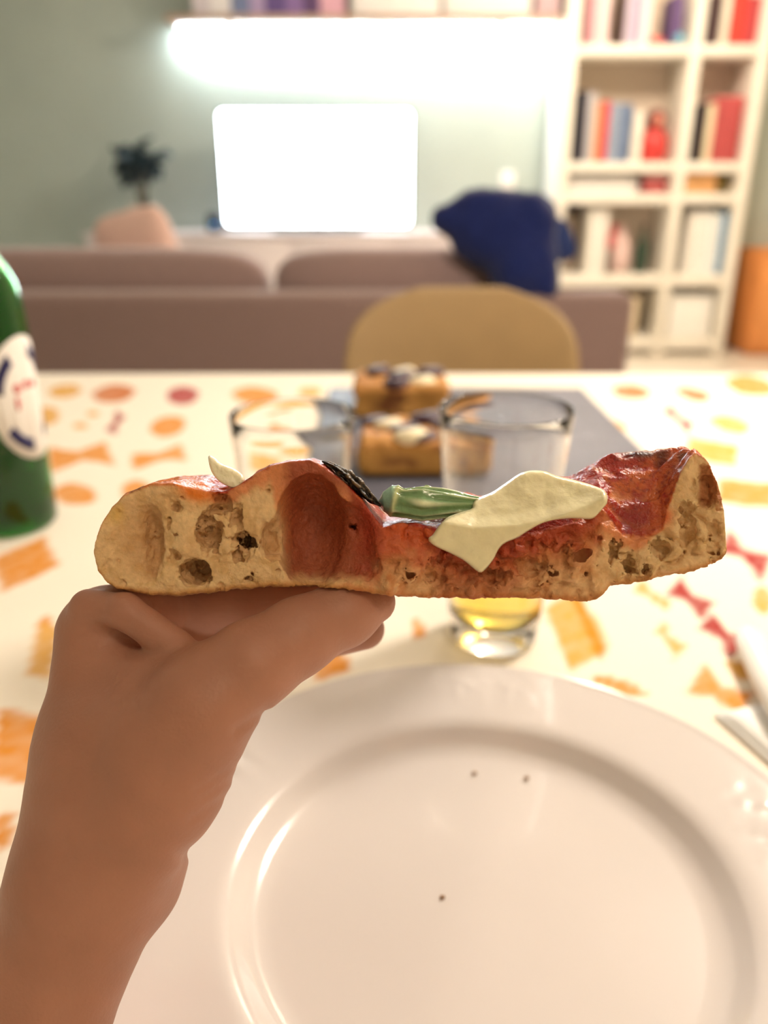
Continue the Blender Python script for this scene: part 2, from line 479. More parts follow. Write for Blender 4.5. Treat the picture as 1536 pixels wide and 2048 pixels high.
box('top_board', (xl - ox, 0, ztop), (xr1 - ox, 0.385, ztop + 0.05), M_case, bc, 0.003)
for lo, hi in shz:
    lo = max(lo, 0.0)
    box('shelf_board', (xi0 - ox, 0.002, lo), (xd0 - ox, 0.371, hi), M_case, bc, 0.003)
    box('shelf_board', (xd1 - ox, 0.002, lo), (xr0 - ox, 0.371, hi), M_case, bc, 0.003)
tag(bc, 'tall white bookcase with two columns of open compartments', 'bookcase')
shelf_top = [h for l, h in shz]
IY = BY + 0.06
def bx_(px, row_py): return onY(px, row_py, IY).x
def bookrow(spec, row, py, group):
    for px0, px1, pyt, col, label in spec:
        a = bx_(px0, py); b = bx_(px1, py); h = onY(px0, pyt, IY).z - shelf_top[row]
        book(a + 0.002, b - 0.002, IY, shelf_top[row] + 0.0005, h, 0.2, col, label, group)
G = 'books in the white bookcase'
bookrow([(1172, 1190, -30, (206, 150, 158), 'rose book on the upper bookcase shelf next to its side panel'),
         (1190, 1216, -20, (236, 206, 206), 'pale blush book on the upper bookcase shelf'),
         (1236, 1246, -25, (92, 70, 62), 'thin dark brown book on the upper bookcase shelf'),
         (1248, 1264, -15, (204, 190, 210), 'pale lilac book on the upper bookcase shelf'),
         (1264, 1278, -28, (168, 150, 180), 'greyish mauve book on the upper bookcase shelf'),
         (1278, 1296, -18, (238, 226, 232), 'white book on the upper bookcase shelf beside the coral one'),
         (1296, 1326, 74, (226, 106, 98), 'short coral-red book on the upper bookcase shelf'),
         (1338, 1362, -10, (96, 72, 120), 'dark purple book on the upper bookcase shelf by the divider'),
         (1416, 1436, -12, (78, 58, 60), 'black-brown book on the upper shelf of the narrow column'),
         (1438, 1454, -22, (242, 232, 214), 'cream book on the upper shelf of the narrow column'),
         (1456, 1486, -16, (216, 66, 56), 'bright red book on the upper shelf of the narrow column'),
         (1488, 1512, -8, (188, 70, 74), 'brick-red book on the upper shelf of the narrow column')], 0, 80, G)
bookrow([(1148, 1166, 182, (46, 44, 56), 'tall black book on the shelf beside the figurine'),
         (1167, 1182, 184, (196, 192, 196), 'light grey book next to the tall black book'),
         (1183, 1194, 206, (224, 170, 120), 'thin orange-tan book left of the red one'),
         (1195, 1212, 202, (206, 78, 84), 'crimson book between the tan and blue-grey ones'),
         (1213, 1232, 206, (150, 164, 186), 'light blue-grey book beside the crimson one'),
         (1233, 1256, 208, (104, 122, 154), 'darker blue-grey book beside the white one'),
         (1260, 1280, 222, (244, 236, 224), 'white book leaning next to the figurine'),
         (1392, 1402, 205, (62, 52, 56), 'thin black book beside the woven red basket'),
         (1403, 1418, 208, (238, 222, 188), 'cream book beside the woven red basket')], 1, 320, G)
# nesting doll figurine
p = onY(1312, 322, IY)
fig = empty('figurine', (p.x, IY + 0.1, shelf_top[1]))
lathe('body', [(0, 0), (0.07, 0), (0.085, 0.03), (0.088, 0.10), (0.075, 0.16), (0.055, 0.19), (0, 0.19)], mat('figurine_red', srgb(206, 62, 58), 0.35), fig, 36)
lathe('head', [(0, 0.185), (0.05, 0.19), (0.062, 0.22), (0.064, 0.25), (0.05, 0.285), (0.025, 0.302), (0, 0.306)], mat('figurine_brown', srgb(112, 50, 48), 0.35), fig, 36)
fc = lathe('face', [(0, 0.0), (0.03, 0.0), (0.034, 0.004), (0, 0.012)], mat('figurine_face', srgb(228, 150, 130), 0.4), fig, 24)
fc.location = (0, -0.058, 0.235); fc.rotation_euler = (math.pi / 2, 0, 0)
tag(fig, 'rounded red and brown figurine on the bookcase shelf', 'figurine')
# blue ball
p = onY(1356, 80, IY)
o = lathe('decorative_ball', [(0.032 * math.sin(math.pi * i / 14), 0.032 - 0.032 * math.cos(math.pi * i / 14)) for i in range(15)], mat('teal_glaze', srgb(110, 176, 200), 0.3), None, 28)
o.location = (p.x, IY - 0.03, shelf_top[0]); tag(o, 'small teal ball on the upper bookcase shelf', 'ball')
# woven basket
a = bx_(1421, 320); b = xr0 - 0.012; hgt = onY(1450, 192, IY).z - shelf_top[1]
bk = empty('basket', ((a + b) / 2, IY + 0.005, shelf_top[1])); w = (b - a) / 2
M_bask = mat('woven_red', srgb(204, 96, 96), 0.8, noise=0.15, nscale=60)
box('body', (-w, 0.004, 0), (w, 0.25, hgt), M_bask, bk, 0.012)
for i in range(9):
    z = 0.03 + i * (hgt - 0.06) / 8
    tube('weave_band', [(-w, -0.002, z), (-w * 0.5, -0.006, z + 0.004), (0, -0.002, z), (w * 0.5, -0.006, z + 0.004), (w, -0.002, z)], 0.008, M_bask, bk, 6)
tag(bk, 'woven pinkish-red basket in the narrow bookcase column', 'basket')
# third row
o = empty('paper_stack', (bx_(1215, 384), IY + 0.01, shelf_top[2]))
for i, (dx, ww) in enumerate(((0, 0.26), (0.02, 0.25), (-0.01, 0.24))):
    box('sheaf', (dx - ww, 0, 0.032 * i), (dx + ww * 0.7, 0.24, 0.032 * i + 0.03), M_box, o, 0.004)
tag(o, 'stack of white papers in the low bookcase compartment', 'papers')
a = bx_(1292, 384); b = bx_(1338, 384)
cz_ = empty('pink_tin', ((a + b) / 2, IY + 0.05, shelf_top[2])); cz_.name = 'tin_box'
box('body', (-(b - a) / 2, 0, 0), ((b - a) / 2, 0.16, 0.08), mat('pink_tin', srgb(224, 110, 116), 0.4), cz_, 0.012)
box('lid', (-(b - a) / 2 - 0.002, -0.002, 0.0805), ((b - a) / 2 + 0.002, 0.162, 0.105), mat('pink_tin_lid', srgb(236, 170, 170), 0.4), cz_, 0.008)
tag(cz_, 'pink tin box in the low bookcase compartment', 'box')
a = bx_(1366, 384); b = bx_(1430, 384)
wbx = empty('wooden_box', ((a + b) / 2, IY, shelf_top[2])); w = (b - a) / 2
M_tan = mat('tan_wood', srgb(222, 168, 112), 0.5, noise=0.1, nscale=12)
box('body', (-w, 0, 0), (w, 0.2, 0.10), M_tan, wbx, 0.004); box('lid', (-w - 0.003, -0.003, 0.1005), (w + 0.003, 0.203, 0.125), M_tan, wbx, 0.004)
tag(wbx, 'tan wooden box in the low narrow compartment', 'box')
o = lathe('jar', [(0, 0), (0.04, 0), (0.046, 0.01), (0.046, 0.08), (0.03, 0.1), (0.03, 0.115), (0, 0.118)], mat('olive_glaze', srgb(140, 124, 70), 0.4), None, 32)
o.location = (bx_(1451, 384), IY + 0.1, shelf_top[2]); tag(o, 'olive-green jar beside the tan wooden box', 'jar')
# fourth row
def framed(px0, px1, pyt, row, label):
    a = bx_(px0, 545); b = bx_(px1, 545); h = onY(px0, pyt, IY).z - shelf_top[row]; w = (b - a) / 2
    t = empty('picture_frame', ((a + b) / 2, IY + 0.2, shelf_top[row]))
    Mf = bpy.data.materials.get('dark_frame') or mat('dark_frame', srgb(58, 46, 52), 0.5)
    box('print', (-w + 0.02, 0.006, 0.02), (w - 0.02, 0.016, h - 0.07), mat('sepia_print', srgb(190, 172, 150), 0.8, noise=0.2, nscale=14), t)
    box('frame_bar', (-w, 0, h - 0.07), (w, 0.022, h), Mf, t, 0.003); box('frame_bar', (-w, 0, 0), (w, 0.022, 0.02), Mf, t, 0.003)
    box('frame_bar', (-w, 0, 0.0205), (-w + 0.02, 0.022, h - 0.0705), Mf, t, 0.003); box('frame_bar', (w - 0.02, 0, 0.0205), (w, 0.022, h - 0.0705), Mf, t, 0.003)
    return tag(t, label, 'picture frame')
framed(1134, 1166, 410, 3, 'dark picture frame in the compartment beside the navy cushion')
bookrow([(1170, 1188, 416, (248, 244, 236), 'tall white binder nearest the dark picture frame'),
         (1189, 1208, 418, (244, 238, 230), 'tall ivory binder second from the dark picture frame'),
         (1366, 1386, 424, (246, 242, 236), 'white binder in the narrow column by the divider'),
         (1387, 1406, 422, (250, 248, 244), 'white binder in the middle of the narrow column'),
         (1407, 1428, 426, (240, 244, 244), 'bluish-white binder next to the blue folder'),
         (1429, 1440, 424, (100, 150, 190), 'blue folder in the narrow column')], 3, 545, 'binders in the white bookcase')
M_vase = mat('blush_glaze', srgb(236, 206, 200), 0.35)
o = lathe('vase', [(0, 0), (0.05, 0), (0.07, 0.05), (0.075, 0.14), (0.05, 0.22), (0.03, 0.27), (0.036, 0.30), (0.03, 0.298), (0.024, 0.27), (0, 0.26)], M_vase, None, 36)
o.location = (bx_(1247, 545), IY + 0.14, shelf_top[3]); tag(o, 'blush-coloured vase on the bookcase shelf', 'vase')
t = empty('ornament', (bx_(1217, 545), IY + 0.02, shelf_top[3]))
blob('body', [((0, 0, 0.20), (0.03, 0.035, 0.05)), ((0.015, 0, 0.27), (0.018, 0.02, 0.04))], h=0.006, k=0.01, m=mat('toy_red', srgb(196, 84, 84), 0.5), parent=t)
tube('post', [(0, 0, 0.0), (0.0, 0, 0.16)], 0.008, M_stem, t, 8)
lathe('foot', [(0, 0), (0.032, 0), (0.032, 0.015), (0, 0.02)], M_stem, t, 20)
tag(t, 'small red ornament on a post in front of the blush vase', 'ornament')
o = empty('dark_bottle', (bx_(1288, 545), IY + 0.10, shelf_top[3])); o.name = 'flask'
lathe('body', [(0, 0), (0.04, 0), (0.044, 0.02), (0.044, 0.16), (0.016, 0.22), (0.016, 0.27), (0, 0.27)], mat('dark_green_glaze', srgb(52, 72, 58), 0.3), o, 28)
lathe('stopper', [(0, 0.27), (0.014, 0.27), (0.014, 0.30), (0, 0.305)], M_stem, o, 16)
tag(o, 'dark green flask on the bookcase shelf by the divider', 'bottle')
# bottom row
for px0, px1, pyt, lab, colr in ((1160, 1272, 596, 'wide beige storage box on the lowest shelf behind the sofa arm', (226, 208, 176)), (1318, 1400, 590, 'white storage box on the lowest shelf of the narrow column', (252, 250, 246))):
    a = bx_(px0, 660); b = bx_(px1, 660); z0 = shelf_top[4]; h = onY(px0, pyt, IY).z - z0; w = (b - a) / 2
    if px0 > 1300: shift = 0.06
    else: shift = 0
    t = empty('storage_box', ((a + b) / 2 + shift, IY, z0 + 0.0005))
    mb = mat('card_%d' % px0, srgb(*colr), 0.7)
    box('body', (-w, 0, 0), (w, 0.28, h * 0.82), mb, t, 0.008); box('lid', (-w - 0.004, -0.004, h * 0.82 + 0.0005), (w + 0.004, 0.284, h), mb, t, 0.008)
    tag(t, lab, 'box')

# wooden cabinet at the right
p0 = onY(1480, 690, 5.3); zc_ = onY(1500, 502, 5.3).z
M_orange = mat('honey_wood', srgb(226, 150, 84), 0.45, noise=0.12, nscale=8)
cx0 = max(p0.x + 0.06, xr1 + 0.03)
cb = empty('cabinet', ((cx0 + 3.29) / 2, 5.3, 0)); w = (3.29 - cx0) / 2
box('body', (-w, 0.02, 0.04), (w, 0.44, zc_ - 0.03), M_orange, cb, 0.004); box('top_board', (-w, -0.0, zc_ - 0.03), (w, 0.44, zc_), M_orange, cb, 0.004)
box('plinth', (-w + 0.02, 0.04, 0), (w - 0.02, 0.42, 0.04), M_orange, cb)
for s in (-1, 1):
    d = box('door', (min(0.004 * s, s * (w - 0.01)), 0.002, 0.06), (max(0.004 * s, s * (w - 0.01)), 0.02, zc_ - 0.04), M_orange, cb, 0.003)
    kn = lathe('knob', [(0, 0), (0.012, 0), (0.014, 0.012), (0, 0.02)], M_shade, d, 16); kn.location = (-s * (w / 2 - 0.06), -0.009, 0); kn.rotation_euler = (math.pi / 2, 0, 0)
tag(cb, 'low honey-coloured wooden cabinet beside the bookcase', 'cabinet')

# ------------------------------------------------------------------ sofa
SY = 2.30
M_sofa = mat('mauve_brown_fabric', srgb(146, 120, 114), 0.9, noise=0.06, nscale=70, bump=0.25, bscale=700, sheen=0.3)
zb1 = onY(600, 588, SY).z; xr_ = onY(1264, 680, SY).x; xl_ = -1.62
so = empty('sofa', ((xl_ + xr_) / 2, SY, 0)); w = (xr_ - xl_) / 2; ox = (xl_ + xr_) / 2
box('back_panel', (-w, 0, 0.06), (w, 0.14, zb1), M_sofa, so, 0.035, 5)
for s in (-1, 1): box('arm', (s * w - (0.2 if s > 0 else 0), 0.12, 0.06), (s * w + (0.2 if s < 0 else 0), 0.95, zb1 - 0.10), M_sofa, so, 0.04, 5)
box('base', (-w + 0.19, 0.13, 0.1), (w - 0.19, 0.93, 0.28), M_sofa, so, 0.01)
def cushion(name, c, s, m, parent, puff=0.03, rot=(0, 0, 0), bev=0.05):
    bm = bmesh.new(); bmesh.ops.create_cube(bm, size=1.0)
    bmesh.ops.subdivide_edges(bm, edges=list(bm.edges), cuts=9, use_grid_fill=True)
    for v in bm.verts:
        x, y, z = v.co * 2
        k = 6
        d = (abs(x) ** k + abs(y) ** k + abs(z) ** k) ** (1 / k)
        x, y, z = x / d, y / d, z / d
        pf = (1 - x ** 4) * (1 - z ** 4)
        v.co = Vector((x * s[0] / 2, y * (s[1] / 2 - puff + puff * pf) , z * s[2] / 2))
    me = bpy.data.meshes.new(name); bm.to_mesh(me); bm.free()
    o = link(name, me, m, parent, True); o.location = c; o.rotation_euler = rot
    md = o.modifiers.new('round', 'SUBSURF'); md.levels = 1; md.render_levels = 1
    return o
xg = onY(540, 545, 2.5).x - ox
ztopc = onY(300, 500, 2.53).z
M_sofa2 = mat('mauve_cushion_fabric', srgb(158, 132, 128), 0.9, noise=0.06, nscale=60, bump=0.25, bscale=600, sheen=0.3)
for a, b in ((-w + 0.2, xg - 0.008), (xg + 0.008, w - 0.2)):
    cushion('seat_cushion', ((a + b) / 2, 0.62, 0.36), (b - a, 0.62, 0.17), M_sofa2, so, 0.005)
    cushion('back_cushion', ((a + b) / 2, 0.245, (0.46 + ztopc) / 2), (b - a, 0.21, ztopc - 0.45), M_sofa2, so, 0.03)
for s in (-1, 1):
    for y in (0.08, 0.86): box('leg', (s * (w - 0.1) - 0.025, y - 0.025, 0), (s * (w - 0.1) + 0.025, y + 0.025, 0.0605 if y < 0.5 else 0.0605), M_stem, so, 0.003)
tag(so, 'mauve-brown fabric sofa seen from behind beyond the dining table', 'sofa')

M_pink = mat('blush_fabric', srgb(226, 190, 176), 0.9, noise=0.05, nscale=50, bump=0.2, bscale=500, sheen=0.3)
p = onY(292, 458, 2.92)
o = cushion('throw_pillow', (p.x, 2.90, 0.71), (0.27, 0.15, 0.52), M_pink, None, 0.05, (math.radians(-8), math.radians(-14), math.radians(6)))
ztp = onY(250, 416, 2.9).z
o.location.z = ztp - 0.26
tag(o, 'blush pink throw pillow standing on the sofa in front of the plant', 'pillow')

M_navy = mat('navy_fleece', srgb(16, 32, 92), 0.95, noise=0.15, nscale=60, bump=0.4, bscale=300, sheen=0.2)
NV = empty('throw_cushion', (onY(1010, 480, 2.42).x, 2.42, 0))
q = lambda px, py: (onY(px, py, 2.42).x - NV.location.x, onY(px, py, 2.42).z)
def el(px, py, rx, rz, ry=0.09, dy=0.0):
    x, z = q(px, py); return ((x, dy, z), (rx, ry, rz))
blob('cover', [el(1000, 465, 0.145, 0.11), el(925, 437, 0.07, 0.04, 0.05), el(890, 440, 0.035, 0.03, 0.03), el(1060, 440, 0.075, 0.075), el(1040, 530, 0.10, 0.10, 0.07, -0.06), el(1085, 570, 0.03, 0.05, 0.05, -0.06), el(960, 400, 0.06, 0.03, 0.05)],
     h=0.008, k=0.035, nz=NZ, amp=0.012, freq=16, m=M_navy, parent=NV)
blob('flap', [el(1120, 480, 0.045, 0.055, 0.03, 0.05), el(1140, 505, 0.03, 0.03, 0.025, 0.05)], h=0.007, k=0.03, nz=NZ, amp=0.008, freq=20,
     m=mat('paler_navy_fleece', srgb(48, 64, 116), 0.95, noise=0.15, nscale=60), parent=NV)  # flap in a paler navy than the cover
tag(NV, 'crumpled navy blue fleece cushion slung over the sofa back', 'cushion')

# ------------------------------------------------------------------ chair across the table
M_chair = mat('mustard_shell', srgb(152, 124, 84), 0.5, noise=0.04, nscale=20)
M_beech = mat('beech', srgb(206, 166, 116), 0.5, noise=0.1, nscale=10)
CY = 1.46
pl_ = onY(690, 745, CY); pr_ = onY(1156, 745, CY); zt1 = onY(920, 573, CY + 0.05).z
ch = empty('dining_chair', ((pl_.x + pr_.x) / 2, CY, 0)); hw = (pr_.x - pl_.x) / 2
prof = []   # (y, z, halfwidth, curl)
for i in range(9):   # seat, front edge towards the table
    t = i / 8; prof.append((-0.44 + 0.36 * t, 0.445 + 0.012 * (1 - t) ** 2 * -1 - 0.02 * t, 0.20 + 0.012 * t, 0.02 + 0.01 * t))
for i in range(1, 7):
    a = math.radians(15 * i); prof.append((-0.08 + 0.09 * math.sin(a), 0.425 + 0.09 * (1 - math.cos(a)), 0.212 + 0.002 * i, 0.03 + 0.006 * i))
zz = 0.515
NB = 22
for i in range(1, NB + 1):
    t = i / NB; z = zz + (zt1 - zz) * t
    s = max(0.0, (z - (zt1 - 0.17)) / 0.17)
    wd = (hw + 0.006 * (1 - t)) * max(1e-3, 1 - s ** 3.6) ** (1 / 2.3) if s > 0 else hw + 0.006 * (1 - t)
    if i == NB: wd = hw * 0.35
    prof.append((0.01 + 0.05 * t, z, wd, 0.06 * (1 - 0.5 * t)))
v = []; f = []; NU = 20
for y, z, wd, cu in prof:
    back = z > 0.52
    for j in range(NU + 1):
        u = j / NU * 2 - 1
        if back: v.append((u * wd, y - cu * u * u * (wd / hw) ** 2, z))
        else: v.append((u * wd, y, z + cu * u * u))
for i in range(len(prof) - 1):
    for j in range(NU): f.append((i * (NU + 1) + j, i * (NU + 1) + j + 1, (i + 1) * (NU + 1) + j + 1, (i + 1) * (NU + 1) + j))
sh = pyd('seat_shell', v, f, M_chair, ch)
md = sh.modifiers.new('thick', 'SOLIDIFY'); md.thickness = 0.007; md.offset = 0
md = sh.modifiers.new('round', 'SUBSURF'); md.levels = 1; md.render_levels = 1
for sx in (-1, 1):
    for (ya, yb) in ((-0.34, -0.42), (-0.12, -0.02)):
        tube('leg', [(sx * 0.12, ya, 0.425), (sx * 0.21, yb, 0.0)], [0.017, 0.011], M_beech, ch, 14)
    tube('brace', [(sx * 0.125, -0.345, 0.40), (sx * 0.125, -0.115, 0.40)], 0.006, M_shade, ch, 8)
tag(ch, 'mustard-beige shell dining chair on the far side of the table', 'chair')

# ------------------------------------------------------------------ dining table and printed cloth
TX0, TX1, TY0 = -0.86, 0.9, -0.16
TY1 = onZ(768, 747).y
M_table = mat('table_wood', srgb(150, 110, 76), 0.5, noise=0.12, nscale=9)
tb = empty('dining_table', ((TX0 + TX1) / 2, (TY0 + TY1) / 2, 0))
hx = (TX1 - TX0) / 2; hy = (TY1 - TY0) / 2
box('table_top', (-hx + 0.004, -hy + 0.004, 0.715), (hx - 0.004, hy - 0.004, 0.7485), M_table, tb, 0.004)
for sx in (-1, 1):
    for sy in (-1, 1): box('leg', (sx * (hx - 0.08) - 0.035, sy * (hy - 0.08) - 0.035, 0), (sx * (hx - 0.08) + 0.035, sy * (hy - 0.08) + 0.035, 0.7155), M_table, tb, 0.005)
for sx in (-1, 1): box('apron', (sx * (hx - 0.08) - 0.012, -hy + 0.115, 0.63), (sx * (hx - 0.08) + 0.012, hy - 0.115, 0.7155), M_table, tb)
tag(tb, 'wooden dining table under the printed cloth', 'table')

def cloth():
    st = 0.0042
    xs = np.arange(TX0, TX1 + st / 2, st); ys = np.arange(TY0, TY1 + st / 2, st)
    drop = [0.006, 0.03, 0.09, 0.16, 0.22]
    X = np.concatenate([np.full(5, xs[0]) - 0.004 - 0.01 * np.arange(5)[::-1] * 0.4, xs, np.full(5, xs[-1]) + 0.004 + 0.01 * np.arange(5) * 0.4])
    Y = np.concatenate([np.full(5, ys[0]) - 0.004 - 0.01 * np.arange(5)[::-1] * 0.4, ys, np.full(5, ys[-1]) + 0.004 + 0.01 * np.arange(5) * 0.4])
    dX = np.concatenate([drop[::-1], np.zeros(len(xs)), drop]); dY = np.concatenate([drop[::-1], np.zeros(len(ys)), drop])
    GX, GY = np.meshgrid(X, Y, indexing='ij'); DZ = np.maximum.outer(dX, np.zeros(len(Y))); DZ = np.maximum(DZ, dY[None, :])
    hang = DZ > 0
    GZ = 0.75 - DZ
    GX = GX + hang * 0.006 * np.sin(GY * 22) * (dX[:, None] > 0); GY = GY + hang * 0.006 * np.sin(GX * 22) * (dY[None, :] > 0)
    base = np.array(srgb(248, 238, 222)[:3]); C = np.tile(base, GX.shape + (1,))
    OR = srgb(224, 142, 34)[:3]; TN = srgb(226, 168, 74)[:3]; RD = srgb(166, 4, 8)[:3]; DK = srgb(202, 110, 40)[:3]; YL = srgb(224, 164, 62)[:3]; PK = srgb(172, 20, 34)[:3]
    nz = Noise(11)
    n1 = nz(GX * 55, GY * 55, GX * 0, 2); n2 = nz(GX * 160, GY * 160, GX * 0 + 5, 2)
    def put(kind, px, py, w, h, rot, col):
        c = onZ(px, py); ca, sa = math.cos(math.radians(rot)), math.sin(math.radians(rot))
        e1 = onZ(px + 4 * ca, py + 4 * sa) - c; e2 = onZ(px - 4 * sa, py + 4 * ca) - c
        e1 = e1 / 4 * (w / 2); e2 = e2 / 4 * (h / 2)
        stamp(kind, c.x, c.y, (e1.x, e1.y), (e2.x, e2.y), col)
    def stamp(kind, cx, cy, e1, e2, col):
        R = abs(e1[0]) + abs(e2[0]) + abs(e1[1]) + abs(e2[1])
        i0, i1 = np.searchsorted(X, [cx - R * 1.3, cx + R * 1.3]); j0, j1 = np.searchsorted(Y, [cy - R * 1.3, cy + R * 1.3])
        if i1 <= i0 or j1 <= j0: return
        s = (slice(i0, i1), slice(j0, j1))
        dx = GX[s] - cx; dy = GY[s] - cy; D = e1[0] * e2[1] - e1[1] * e2[0]
        u = (dx * e2[1] - dy * e2[0]) / D; v = (e1[0] * dy - e1[1] * dx) / D
        if kind == 'shell': d = np.sqrt(u * u + v * v) - 1; rid = 0.5 + 0.5 * np.sin(u * 14)
        elif kind == 'bow': d = np.maximum(np.abs(u) - 1, np.abs(v) - (0.42 + 0.62 * np.abs(u) ** 1.3)); rid = 0.5 + 0.5 * np.sin(v * 9)
        else:
            d = np.maximum(np.abs(u), np.abs(v)) - 1 + 0.0; rid = 0.5 + 0.5 * np.sin(v * 10)
        m = np.clip(-(d + 0.12 * n1[s]) / 0.12, 0, 1) * (0.92 + 0.08 * np.clip(n2[s] * 3, -1, 1)) * (0.9 + 0.1 * rid)
        m = np.clip(m, 0, 1)[..., None]
        C[s] = C[s] * (1 - m) + np.array(col) * m
    mot = [('bow', 232, 845, 44, 26, -62, RD), ('shell', 366, 790, 66, 40, 0, PK), ('bow', 1382, 1196, 92, 52, 38, RD), ('bow', 1442, 1268, 96, 58, 42, RD),
           ('bow', 1488, 1108, 110, 60, 30, RD), ('bow', 1356, 836, 66, 26, 40, PK), ('shell', 228, 786, 92, 38, -6, DK), ('shell', 336, 852, 76, 44, -14, OR),
           ('shell', 510, 790, 96, 36, 4, OR), ('shell', 1262, 783, 80, 30, 6, DK), ('shell', 1386, 788, 74, 26, 14, DK), ('shell', 1500, 770, 100, 42, 10, OR),
           ('bow', 316, 914, 110, 40, -12, OR), ('shell', 130, 782, 70, 28, -6, YL), ('shell', 86, 832, 70, 40, -10, TN), ('bow', 160, 912, 130, 56, -8, OR),
           ('shell', 150, 988, 90, 46, 6, OR), ('shell', 276, 985, 70, 50, 10, OR), ('shell', 160, 852, 30, 14, 0, TN), ('shell', 186, 828, 26, 12, 0, TN),
           ('tube', 50, 1124, 130, 70, -24, OR), ('shell', 90, 1246, 30, 30, 0, OR), ('tube', 88, 1300, 46, 110, 12, TN), ('tube', 36, 1490, 110, 150, 10, OR), ('shell', 6, 1660, 50, 80, 0, OR),
           ('tube', 660, 1332, 74, 46, -20, OR), ('shell', 716, 1248, 26, 48, 10, OR), ('shell', 834, 1256, 26, 46, -14, OR), ('tube', 1150, 1255, 90, 140, -28, TN), ('tube', 1178, 1250, 26, 140, -28, OR),
           ('bow', 1306, 1192, 80, 30, 36, TN), ('bow', 1338, 1278, 70, 36, 50, TN), ('shell', 1238, 1372, 120, 26, 18, OR), ('bow', 1440, 1384, 120, 70, 30, OR), ('shell', 1460, 848, 84, 34, 12, TN),
           ('tube', 1202, 862, 84, 70, 30, TN), ('shell', 1240, 908, 70, 40, 20, YL), ('tube', 1424, 902, 110, 44, 10, YL), ('tube', 1492, 985, 120, 50, 6, OR), ('shell', 1526, 1200, 40, 60, 0, TN),
           ('shell', 1480, 1340, 60, 40, 30, TN), ('shell', 590, 900, 70, 36, 0, TN), ('tube', 520, 930, 90, 40, 10, YL), ('shell', 620, 784, 50, 22, 0, TN), ('bow', 560, 860, 50, 24, 20, OR)]
    for m in mot: put(*m)
    rnd = random.Random(5)
    used = [onZ(m[1], m[2]) for m in mot]
    for _ in range(500):
        x = rnd.uniform(TX0, TX1); y = rnd.uniform(TY0, TY1)
        pj = Vector((x, y, 0.75)) - CAM; dep = pj.dot(FWD)
        if dep > 0.05:
            px = 768 + FPX * pj.x / dep; py = 1024 - FPX * pj.dot(UPV) / dep
            if -60 < px < 1600 and 740 < py < 2080 and not (560 < px < 1000 and 1350 < py): continue
        if any((x - q.x) ** 2 + (y - q.y) ** 2 < 0.075 ** 2 for q in used): continue
        used.append(Vector((x, y, 0)))
        a = rnd.uniform(0, 6.28); s = rnd.uniform(0.017, 0.03); k = rnd.uniform(0.5, 0.8)
        stamp(rnd.choice(['bow', 'shell', 'tube']), x, y, (s * math.cos(a), s * math.sin(a)), (-s * k * math.sin(a), s * k * math.cos(a)), rnd.choice([OR, TN, DK, RD, YL]))
    nx, ny = GX.shape
    V = np.stack([GX, GY, GZ], -1).reshape(-1, 3)
    I = np.arange(nx * ny).reshape(nx, ny)
    Q = np.stack([I[:-1, :-1], I[1:, :-1], I[1:, 1:], I[:-1, 1:]], -1).reshape(-1, 4)
    o = npmesh('tablecloth', V, Q, mat('printed_cotton', (1, 1, 1), 0.9, spec=0.1, attr='col', bump=0.1, bscale=900), None, True)
    paint(o, C.reshape(-1, 3))
    return tag(o, 'white tablecloth printed with orange and red pasta shapes', 'tablecloth')
cloth()
TZ = 0.7502

# ------------------------------------------------------------------ plate
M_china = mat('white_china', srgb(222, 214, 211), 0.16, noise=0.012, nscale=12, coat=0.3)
PC = Vector((0.041, 0.246, TZ)); PR = 0.151; PW = 0.098
def plate():
    pts = [(0.0, 0.0085), (PW * 0.5, 0.0082), (PW - 0.012, 0.0078), (PW - 0.006, 0.0085), (PW - 0.001, 0.0115), (PW + 0.003, 0.0162), (PW + 0.006, 0.0185), (PW + 0.011, 0.0195)]
    for i in range(1, 13): t = i / 12; pts.append((PW + 0.011 + (PR - PW - 0.0135) * t, 0.0195 + 0.0045 * t))
    pts += [(PR - 0.0008, 0.0247), (PR, 0.0238), (PR - 0.0008, 0.0226), (PR - 0.02, 0.0185), (PW + 0.008, 0.0145), (PW - 0.01, 0.0035), (PW - 0.013, 0.0), (PW - 0.018, 0.0), (PW - 0.02, 0.0035), (0.0, 0.004)]
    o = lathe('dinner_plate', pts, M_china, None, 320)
    nz = Noise(21); me = o.data
    co = np.empty(len(me.vertices) * 3, np.float32); me.vertices.foreach_get('co', co); co = co.reshape(-1, 3)
    r = np.hypot(co[:, 0], co[:, 1]); a = np.arctan2(co[:, 1], co[:, 0])
    msk = (co[:, 2] > 0.0196) & (r < PR - 0.003)
    # moulded scrollwork in groups around the rim
    band = np.exp(-((r - (PW + PR + 0.014) / 2) / 0.010) ** 2)
    grp = np.clip(np.cos(a * 5 - 0.9) * 1.6 - 0.35, 0, 1)
    scroll = np.clip(np.sin(a * 60 + 2.6 * np.sin(r * 520)) * np.cos(r * 460 + 1.5 * np.sin(a * 26)) * 1.5, -0.2, 1)
    co[:, 2] += np.where(msk, band * grp * scroll * 0.0011, 0)
    me.vertices.foreach_set('co', co.ravel()); me.update()
    o.location = PC
    return tag(o, 'white china dinner plate with moulded scrolls on its rim', 'plate')
plate()

